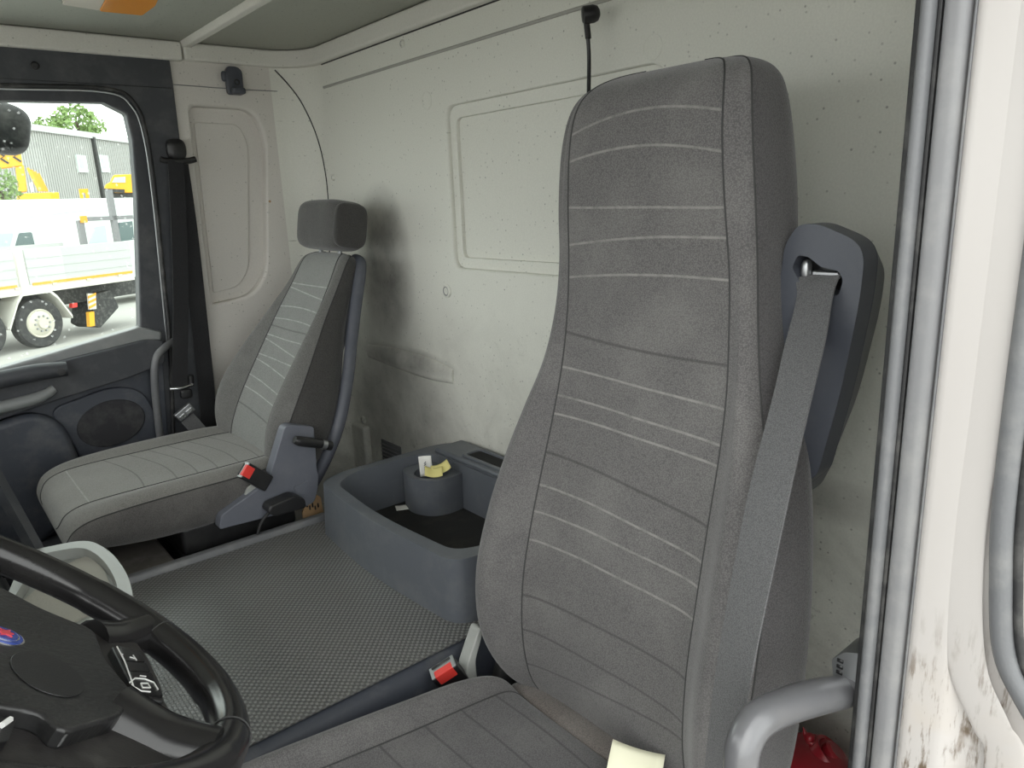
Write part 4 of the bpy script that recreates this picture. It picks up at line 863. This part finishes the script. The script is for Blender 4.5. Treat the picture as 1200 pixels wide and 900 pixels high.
plastic('dark_glass', (0.10, 0.14, 0.14), 0.1, dust=0); plastic('pale_glass', (0.42, 0.50, 0.49), 0.1, dust=0); plastic('bark', (0.10, 0.07, 0.05), 0.9)
m, nt, b = base_mat('leaf', (0.16, 0.25, 0.06), 0.7); nt.links.new(mixc(nt, noise(nt, 1.3, 2), (0.10, 0.18, 0.05), (0.24, 0.34, 0.10)), b.inputs['Base Color'])
gd_ = struct(box('ground', (-60, -30, GROUND-0.2), (90, 110, GROUND), 'asphalt', bevel=0)); gd_.name = 'floor_yard'
T0 = at_z((50, 408), GROUND)
class Side:
    """vertical plane through o at azimuth az (from +Y to +X); pixels cast onto it give (s, z)"""
    def __init__(s, o, az):
        s.o = Vector(o); a = math.radians(az); s.u = Vector((math.sin(a), math.cos(a), 0)); s.n = Vector((math.cos(a), -math.sin(a), 0))   # n points to our side
    def c(s, p): q = at_plane(p, s.o, s.n)-s.o; return (q.dot(s.u), q.z+s.o.z)
    def w(s, a, d=0): return Vector((s.o.x, s.o.y, 0))+s.u*a[0]-s.n*d+Vector((0, 0, a[1]))
    def prism(s, name, pts, d0, d1, mat, parent, r=0.0, bevel=0.0, holes=()):
        bm = bmesh.new(); add_prism(bm, lambda p: s.w(p, d0), lambda p: s.w(p, d1), rp(pts, r, 3) if r else pts, holes)
        return finish(bm, name, mat, parent, bevel=bevel, seg=2, angle=40, sharp=35)
    def px(s, name, pxs, d0, d1, mat, parent, **k): return s.prism(name, [s.c(p) for p in pxs], d0, d1, mat, parent, **k)
def along(px, dist): d = ray(*px); q = CAM+d*((dist-CAM.y)/d.y); return Vector((q.x, q.y, 0))
TS = Side(T0, 62); tu, tn = TS.u, TS.n
lo_ = empty('dropside_lorry', T0, 'white dropside lorry with orange stripe and dirty wheels in the yard', 'lorry')
zt = TS.c((80, 288))[1]; zb_ = TS.c((80, 329))[1]; zr = TS.c((80, 337))[1]
sR = TS.c((157, 320))[0]; sL = -4.0; sp1 = TS.c((28, 330))[0]
for a, b2 in ((sL, sp1-0.12), (sp1+0.12, sR)):
    side = TS.prism('side_board', [(a, zb_), (b2, zb_), (b2, zt), (a, zt)], 0.0, 0.05, 'alloy', lo_, bevel=0.01)
    for k in range(3):
        z = zb_+(zt-zb_)*(k+1)/4; TS.prism('board_rib', [(a, z-0.012), (b2, z-0.012), (b2, z+0.012), (a, z+0.012)], -0.012, 0.0, 'alloy', side)
    TS.prism('orange_stripe', [(a+0.05, zb_-0.01), (b2-0.05, zb_-0.01), (b2-0.05, zb_+0.045), (a+0.05, zb_+0.045)], -0.016, -0.001, 'lorry_orange', side)
TS.prism('stake_post', [(sp1-0.10, zr-0.05), (sp1+0.10, zr-0.05), (sp1+0.07, zt+0.02), (sp1-0.07, zt+0.02)], -0.02, 0.06, 'lorry_white', lo_, bevel=0.01)
TS.prism('bed_frame', [(sL, zr-0.03), (sR, zr-0.03), (sR, zb_-0.02), (sL, zb_-0.02)], 0.0, 2.3, 'lorry_white', lo_, bevel=0.01)
for k in range(8):
    s_ = sL+(sR-sL)*(k+0.5)/8; TS.prism('latch', [(s_-0.05, zb_-0.05), (s_+0.05, zb_-0.05), (s_+0.05, zb_+0.0), (s_-0.05, zb_+0.0)], -0.03, 0.0, 'wheel_metal', lo_)
TS.prism('far_board', [(sL, zb_), (sR, zb_), (sR, zt), (sL, zt)], 2.25, 2.3, 'alloy', lo_)
TS.prism('chassis', [(sL, zr-0.42), (sR+0.6, zr-0.42), (sR+0.6, zr-0.03), (sL, zr-0.03)], 0.5, 1.7, 'chassis', lo_)
def wheel(s_, r_):
    c = TS.w((s_, GROUND+r_), 0.02); we = lathe('wheel', c, tn, [(r_*0.55, -0.26), (r_*0.93, -0.26), (r_, -0.22), (r_, -0.04), (r_*0.93, 0.0), (r_*0.64, 0.0), (r_*0.58, -0.02)], 'tyre', lo_, n=40)
    lathe('wheel_rim', c, tn, [(r_*0.60, -0.02), (r_*0.57, 0.01), (r_*0.50, -0.01), (r_*0.40, 0.03), (r_*0.22, 0.05), (r_*0.20, 0.10), (0, 0.10)], 'wheel_metal', we, n=32)
    for k in range(10):
        a = 2*PI*k/10; lathe('wheel_nut', c+(tu*math.cos(a)+Vector((0, 0, 1))*math.sin(a))*r_*0.31+tn*0.03, tn, [(0, 0.05), (0.02, 0.05), (0.025, 0)], 'dull_metal', we, n=6)
RW = (TS.c((49, 379))[1]-GROUND)
wheel(TS.c((49, 379))[0], RW); wheel(TS.c((49, 379))[0]-2.4*RW, RW)
sw_ = TS.c((49, 379))[0]
gpth = [(sw_-1.35*RW, GROUND+RW*0.95), (sw_-0.85*RW, GROUND+RW*1.9), (sw_-0.6*RW, GROUND+RW*2.2), (sw_+0.55*RW, GROUND+RW*2.2), (sw_+0.85*RW, GROUND+RW*1.9), (sw_+1.35*RW, GROUND+RW*1.0)]
bm = bmesh.new()
for A, B in zip(gpth, gpth[1:]):
    a = [TS.w(A, -0.04), TS.w(B, -0.04), TS.w(B, 0.5), TS.w(A, 0.5)]; n_ = (Vector((0, 0, 0.07)))
    vs = [bm.verts.new(v) for v in a]+[bm.verts.new(v+n_) for v in a]
    for f in ((0, 1, 2, 3), (4, 5, 6, 7), (0, 1, 5, 4), (1, 2, 6, 5), (2, 3, 7, 6), (3, 0, 4, 7)): bm.faces.new([vs[i] for i in f])
finish(bm, 'mudguard', 'lorry_white', lo_, smooth=False)
TS.px('marker_board', [(105, 344), (114, 344), (115, 362), (107, 363)], 0.05, 0.1, 'lorry_white', lo_)
for k in range(3): TS.px('marker_stripe', [(105+k*.6, 347+6*k), (114, 343+6*k), (114, 346+6*k), (105+k*.6, 350+6*k)], 0.04, 0.06, 'lorry_orange', lo_)
TS.px('tool_box', [(108, 366), (114, 365), (115, 382), (109, 383)], 0.1, 0.2, 'crane_yellow', lo_)
TS.px('fuel_tank', [(122, 345), (140, 340), (150, 360), (128, 385), (118, 380)], 0.3, 1.0, 'chassis', lo_, r=0.05)
TS.px('tail_light', [(92, 356), (98, 355), (98, 360), (92, 361)], 0.2, 0.3, 'red_button', lo_)
# the lorry's cab at the far end of the bed
TS.prism('lorry_cab', [(sL-1.95, GROUND+0.5), (sL-0.15, GROUND+0.5), (sL-0.15, zt+1.25), (sL-0.5, zt+1.4), (sL-1.6, zt+1.3), (sL-1.98, zt+0.2)], 0.0, 2.3, 'lorry_white', lo_, r=0.1, bevel=0.03)
TS.prism('cab_window', [(sL-1.75, zt+0.25), (sL-0.75, zt+0.25), (sL-0.75, zt+0.95), (sL-1.5, zt+0.95)], -0.01, 0.03, 'dark_glass', lo_, r=0.08)
wheel(sL-1.0, RW)
# headboard frame of the bed
HS = Side(T0-tn*1.2, 62); HB = 0.0
for p0, p1 in (((98, 290), (98, 258)), ((137, 288), (132, 222))):
    A = HS.c(p0); B = HS.c(p1); c_ = (A[0]+B[0])/2; HS.prism('frame_post', [(c_-0.07, zt-0.1), (c_+0.07, zt-0.1), (c_+0.07, B[1]), (c_-0.07, B[1])], HB, HB+0.1, 'seal_strip', lo_)
A = HS.c((98, 257)); B = HS.c((156, 254)); HS.prism('frame_beam', [(A[0], A[1]-0.05), (B[0], A[1]-0.05), (B[0], A[1]+0.05), (A[0], A[1]+0.05)], HB, HB+0.1, 'seal_strip', lo_)
HS.px('frame_screen', [(106, 287), (127, 285), (124, 264), (113, 266)], HB+0.02, HB+0.08, 'pale_glass', lo_)
HS.prism('side_lamp', [(A[0]-0.10, A[1]-0.08), (A[0]+0.06, A[1]-0.08), (A[0]+0.06, A[1]+0.08), (A[0]-0.10, A[1]+0.08)], HB-0.05, HB, 'lorry_orange', lo_)
HS.px('frame_panel', [(141, 283), (158, 281), (156, 259), (140, 261)], HB+0.02, HB+0.08, 'dark_glass', lo_)

VS = Side(T0-tn*4.5, 62)
va_ = empty('white_van', VS.w((2, GROUND)), 'white panel van with small dark side windows behind the lorry', 'van')
vz = VS.c((80, 233))[1]
vl = VS.c((-40, 300))[0]; vr = VS.c((230, 300))[0]
VS.prism('van_body', [(vl, GROUND+0.35), (vr, GROUND+0.35), (vr, vz-0.1), (vr-0.2, vz), (vl+0.6, vz), (vl, vz-0.2)], 0, 1.9, 'van_white', va_, r=0.12, bevel=0.03)
VS.px('van_window', [(-10, 274), (16, 273), (11, 291), (-12, 292)], -0.01, 0.02, 'pale_glass', va_, r=0.05)
VS.px('van_window', [(22, 273), (37, 272), (41, 288), (17, 290)], -0.01, 0.02, 'dark_glass', va_, r=0.05)
VS.px('van_crease', [(30, 252), (125, 240), (125, 243), (30, 255)], -0.03, 0.02, 'van_white', va_)
for s_ in (vl+1.2, vr-1.2): lathe('wheel', VS.w((s_, GROUND+0.36), 0.0), tn, [(0, -0.2), (0.36, -0.2), (0.36, 0.0), (0.22, 0.01), (0.2, -0.02), (0, 0.0)], 'tyre', va_)

CS = Side(along((45, 230), 38), 96)
cr_ = empty('yellow_crane', CS.w((CS.c((45, 230))[0], GROUND)), 'folded yellow loader crane beyond the white van', 'crane')
CS.px('crane_base', [(20, 227), (69, 225), (70, 233), (70, 238), (20, 240)], 0, 1.0, 'crane_yellow', cr_, bevel=0.05)
CS.prism('crane_plinth', [(CS.c((20, 236))[0], GROUND), (CS.c((70, 236))[0], GROUND), (CS.c((70, 236))[0], CS.c((45, 236))[1]), (CS.c((20, 236))[0], CS.c((45, 236))[1])], 0.1, 0.9, 'chassis', cr_)
CS.px('crane_tower', [(18, 196), (28, 193), (30, 205), (32, 224), (22, 226)], 0.2, 0.7, 'crane_yellow', cr_, bevel=0.03)
for k in range(4): CS.px('hydraulic_arm', [(31+k*4.2, 197+k*2), (34+k*4.2, 196+k*2), (50+k*2.5, 224), (45+k*2.5, 224)], 0.1+0.12*k, 0.25+0.12*k, 'crane_yellow', cr_)
CS.px('crane_boom', [(-60, 182), (23, 170), (27, 194), (-60, 205)], 0.2, 0.7, 'crane_yellow', cr_, bevel=0.05)
for p in ((2, 184), (17, 182)):
    A = CS.c(p); tube('boom_marking', [CS.w((A[0]+dx_, A[1]+dz_), 0.19) for dx_, dz_ in ((-.15, .25), (.1, .05), (-.05, -.05), (.2, -.25))], 0.05, 'chassis', cr_, n=5, k=1)
CS.px('cylinder_rod', [(34, 215), (38, 213), (40, 224), (37, 225)], 0.05, 0.1, 'van_white', cr_)

YS = Side(along((140, 220), 42), 100)
yt = empty('yellow_truck', YS.w((YS.c((140, 220))[0], GROUND)), 'small yellow truck cab parked by the grey building', 'truck')
YS.px('cab_body', [(123, 221), (124, 216), (130, 213), (133, 205), (175, 203), (178, 226), (135, 226)], 0, 1.8, 'crane_yellow', yt, bevel=0.05)
YS.px('windscreen', [(131, 214), (134, 208), (147, 207), (147, 214)], -0.03, 0.02, 'pale_glass', yt)
YS.px('bumper', [(122, 221), (146, 222), (146, 226), (123, 225)], -0.05, 0.02, 'chassis', yt)
YS.prism('truck_chassis', [(YS.c((126, 225))[0], GROUND), (YS.c((178, 225))[0], GROUND), (YS.c((178, 225))[0], YS.c((150, 224))[1]), (YS.c((126, 225))[0], YS.c((150, 224))[1])], 0.1, 1.6, 'chassis', yt)
fo = [(92, 231), (93, 222), (102, 221), (104, 230)]
fa0, fa1 = YS.c((92, 221.5)), YS.c((103, 221.5)); ft = fa0[1]
fm = YS.prism('yellow_trestle', [(fa0[0], GROUND), (fa0[0], ft), (fa1[0], ft), (fa1[0], GROUND), (fa1[0]-0.15, GROUND), (fa1[0]-0.15, ft-0.2), (fa0[0]+0.15, ft-0.2), (fa0[0]+0.15, GROUND)], 0, 0.3, 'crane_yellow', None)
tag(fm, 'small yellow steel trestle standing between the crane and the yellow truck', 'trestle')

BS = Side(along((95, 200), 60), 42)
bd = empty('industrial_building', BS.w((0, GROUND)), 'long grey clad industrial building with narrow white windows', 'building')
bz = BS.c((95, 159))[1]; b0, b1 = BS.c((-80, 200))[0], BS.c((260, 200))[0]
BS.prism('building_wall', [(b0, GROUND), (b1, GROUND), (b1, bz), (b0, bz)], 0.05, 12, 'cladding', bd)
n_ = 150
bmc = bmesh.new()
for k in range(n_):
    s_ = b0+(b1-b0)*(k+0.5)/n_; w_ = (b1-b0)/n_*0.25
    add_prism(bmc, lambda p: BS.w(p, 0.0), lambda p: BS.w(p, 0.051), [(s_-w_, GROUND), (s_+w_, GROUND), (s_+w_, bz), (s_-w_, bz)])
tag(finish(bmc, 'cladding_ribs', 'cladding', bd, smooth=False), kind='stuff')
BS.prism('roof_edge', [(b0, bz-0.1), (b1, bz-0.1), (b1, bz+0.3), (b0, bz+0.3)], -0.15, 12.1, 'alloy', bd)
for x in (93, 119):
    p = [(x-1.5, 182), (x+4, 181.5), (x+6.5, 201), (x+1, 202)]
    A = BS.c((x+1, 182)); B = BS.c((x+3, 202)); c_ = (A[0]+B[0])/2
    wn2 = BS.prism('window', [(c_-0.55, B[1]), (c_+0.55, B[1]), (c_+0.55, A[1]), (c_-0.55, A[1])], -0.12, 0.04, 'window_frame_white', bd)
    BS.prism('pane', [(c_-0.32, B[1]+0.3), (c_+0.12, B[1]+0.3), (c_+0.12, A[1]-0.25), (c_-0.32, A[1]-0.25)], -0.14, -0.1, 'pale_glass', wn2)
A = BS.c((109, 170)); BS.prism('downpipe', [(A[0]-0.12, GROUND), (A[0]+0.12, GROUND), (A[0]+0.12, bz), (A[0]-0.12, bz)], -0.2, 0.0, 'chassis', bd)

def tree(px, dist, rx_, rz_, label, seed):
    rnd = random.Random(seed); d = ray(*px); c = CAM+d*(dist/d.y)
    t = empty('leafy_tree', (c.x, c.y, GROUND), label, 'tree', 'trees above the grey building')
    tube('trunk', [(c.x, c.y, GROUND), (c.x+0.2, c.y, c.z-rz_*0.6), (c.x, c.y, c.z+rz_*0.3)], [0.35, 0.28, 0.1], 'bark', t, n=8)
    bm = bmesh.new()
    for k in range(900):
        while True:
            v = Vector((rnd.uniform(-1, 1), rnd.uniform(-1, 1), rnd.uniform(-1, 1)))
            if 0.2 < v.length < 1 and rnd.random() < 0.35+0.65*abs(math.sin(v.x*4+seed)*math.cos(v.z*4+v.y*2)): break
        p = c+Vector((v.x*rx_, v.y*rx_, v.z*rz_*(1-0.25*abs(v.x))))
        e1 = Vector((rnd.gauss(0, 1), rnd.gauss(0, 1), rnd.gauss(0, 1))).normalized(); e2 = e1.orthogonal().normalized(); s_ = rnd.uniform(0.15, 0.34)*rx_/2.6
        bm.faces.new([bm.verts.new(p+e1*s_*a+e2*s_*b2*0.7) for a, b2 in ((-1, 0), (0, -1), (1, 0), (0, 1))])
    me = bpy.data.meshes.new('foliage'); bm.to_mesh(me); bm.free(); tag(link('foliage', me, 'leaf', t), kind='stuff')
tree((90, 149), 112, 3.5, 3.0, 'larger round-crowned green tree rising above the grey building roof', 3)
tree((52, 157), 100, 1.9, 1.9, 'smaller low green tree top beside the larger one', 5)
tree((-8, 226), 33, 0.9, 1.2, 'low green bush beside the yellow crane', 8)

mr = empty('wing_mirror', at_y((-20, 150), 2.36), 'black wing mirror outside the passenger window', 'mirror')
sup('mirror_shell', at_y((-12, 147), 2.42), (0.20, 0.10, 0.15), 'black_rubber', mr, e=3.5, rot=Matrix.Rotation(0.25, 3, 'Y'))
tube('mirror_arm', [at_y((-20, 150), 2.42), at_y((-60, 160), 2.40), Vector((-1.50, 2.24, 1.36)), Vector((-1.70, 2.15, 1.33))], 0.018, 'black_plastic', mr, n=10)
tube('shell_joint', [at_y((p[0], p[1]), 2.365) for p in ((-10, 155), (3, 165), (12, 178))], 0.003, 'black_plastic', mr, n=6)
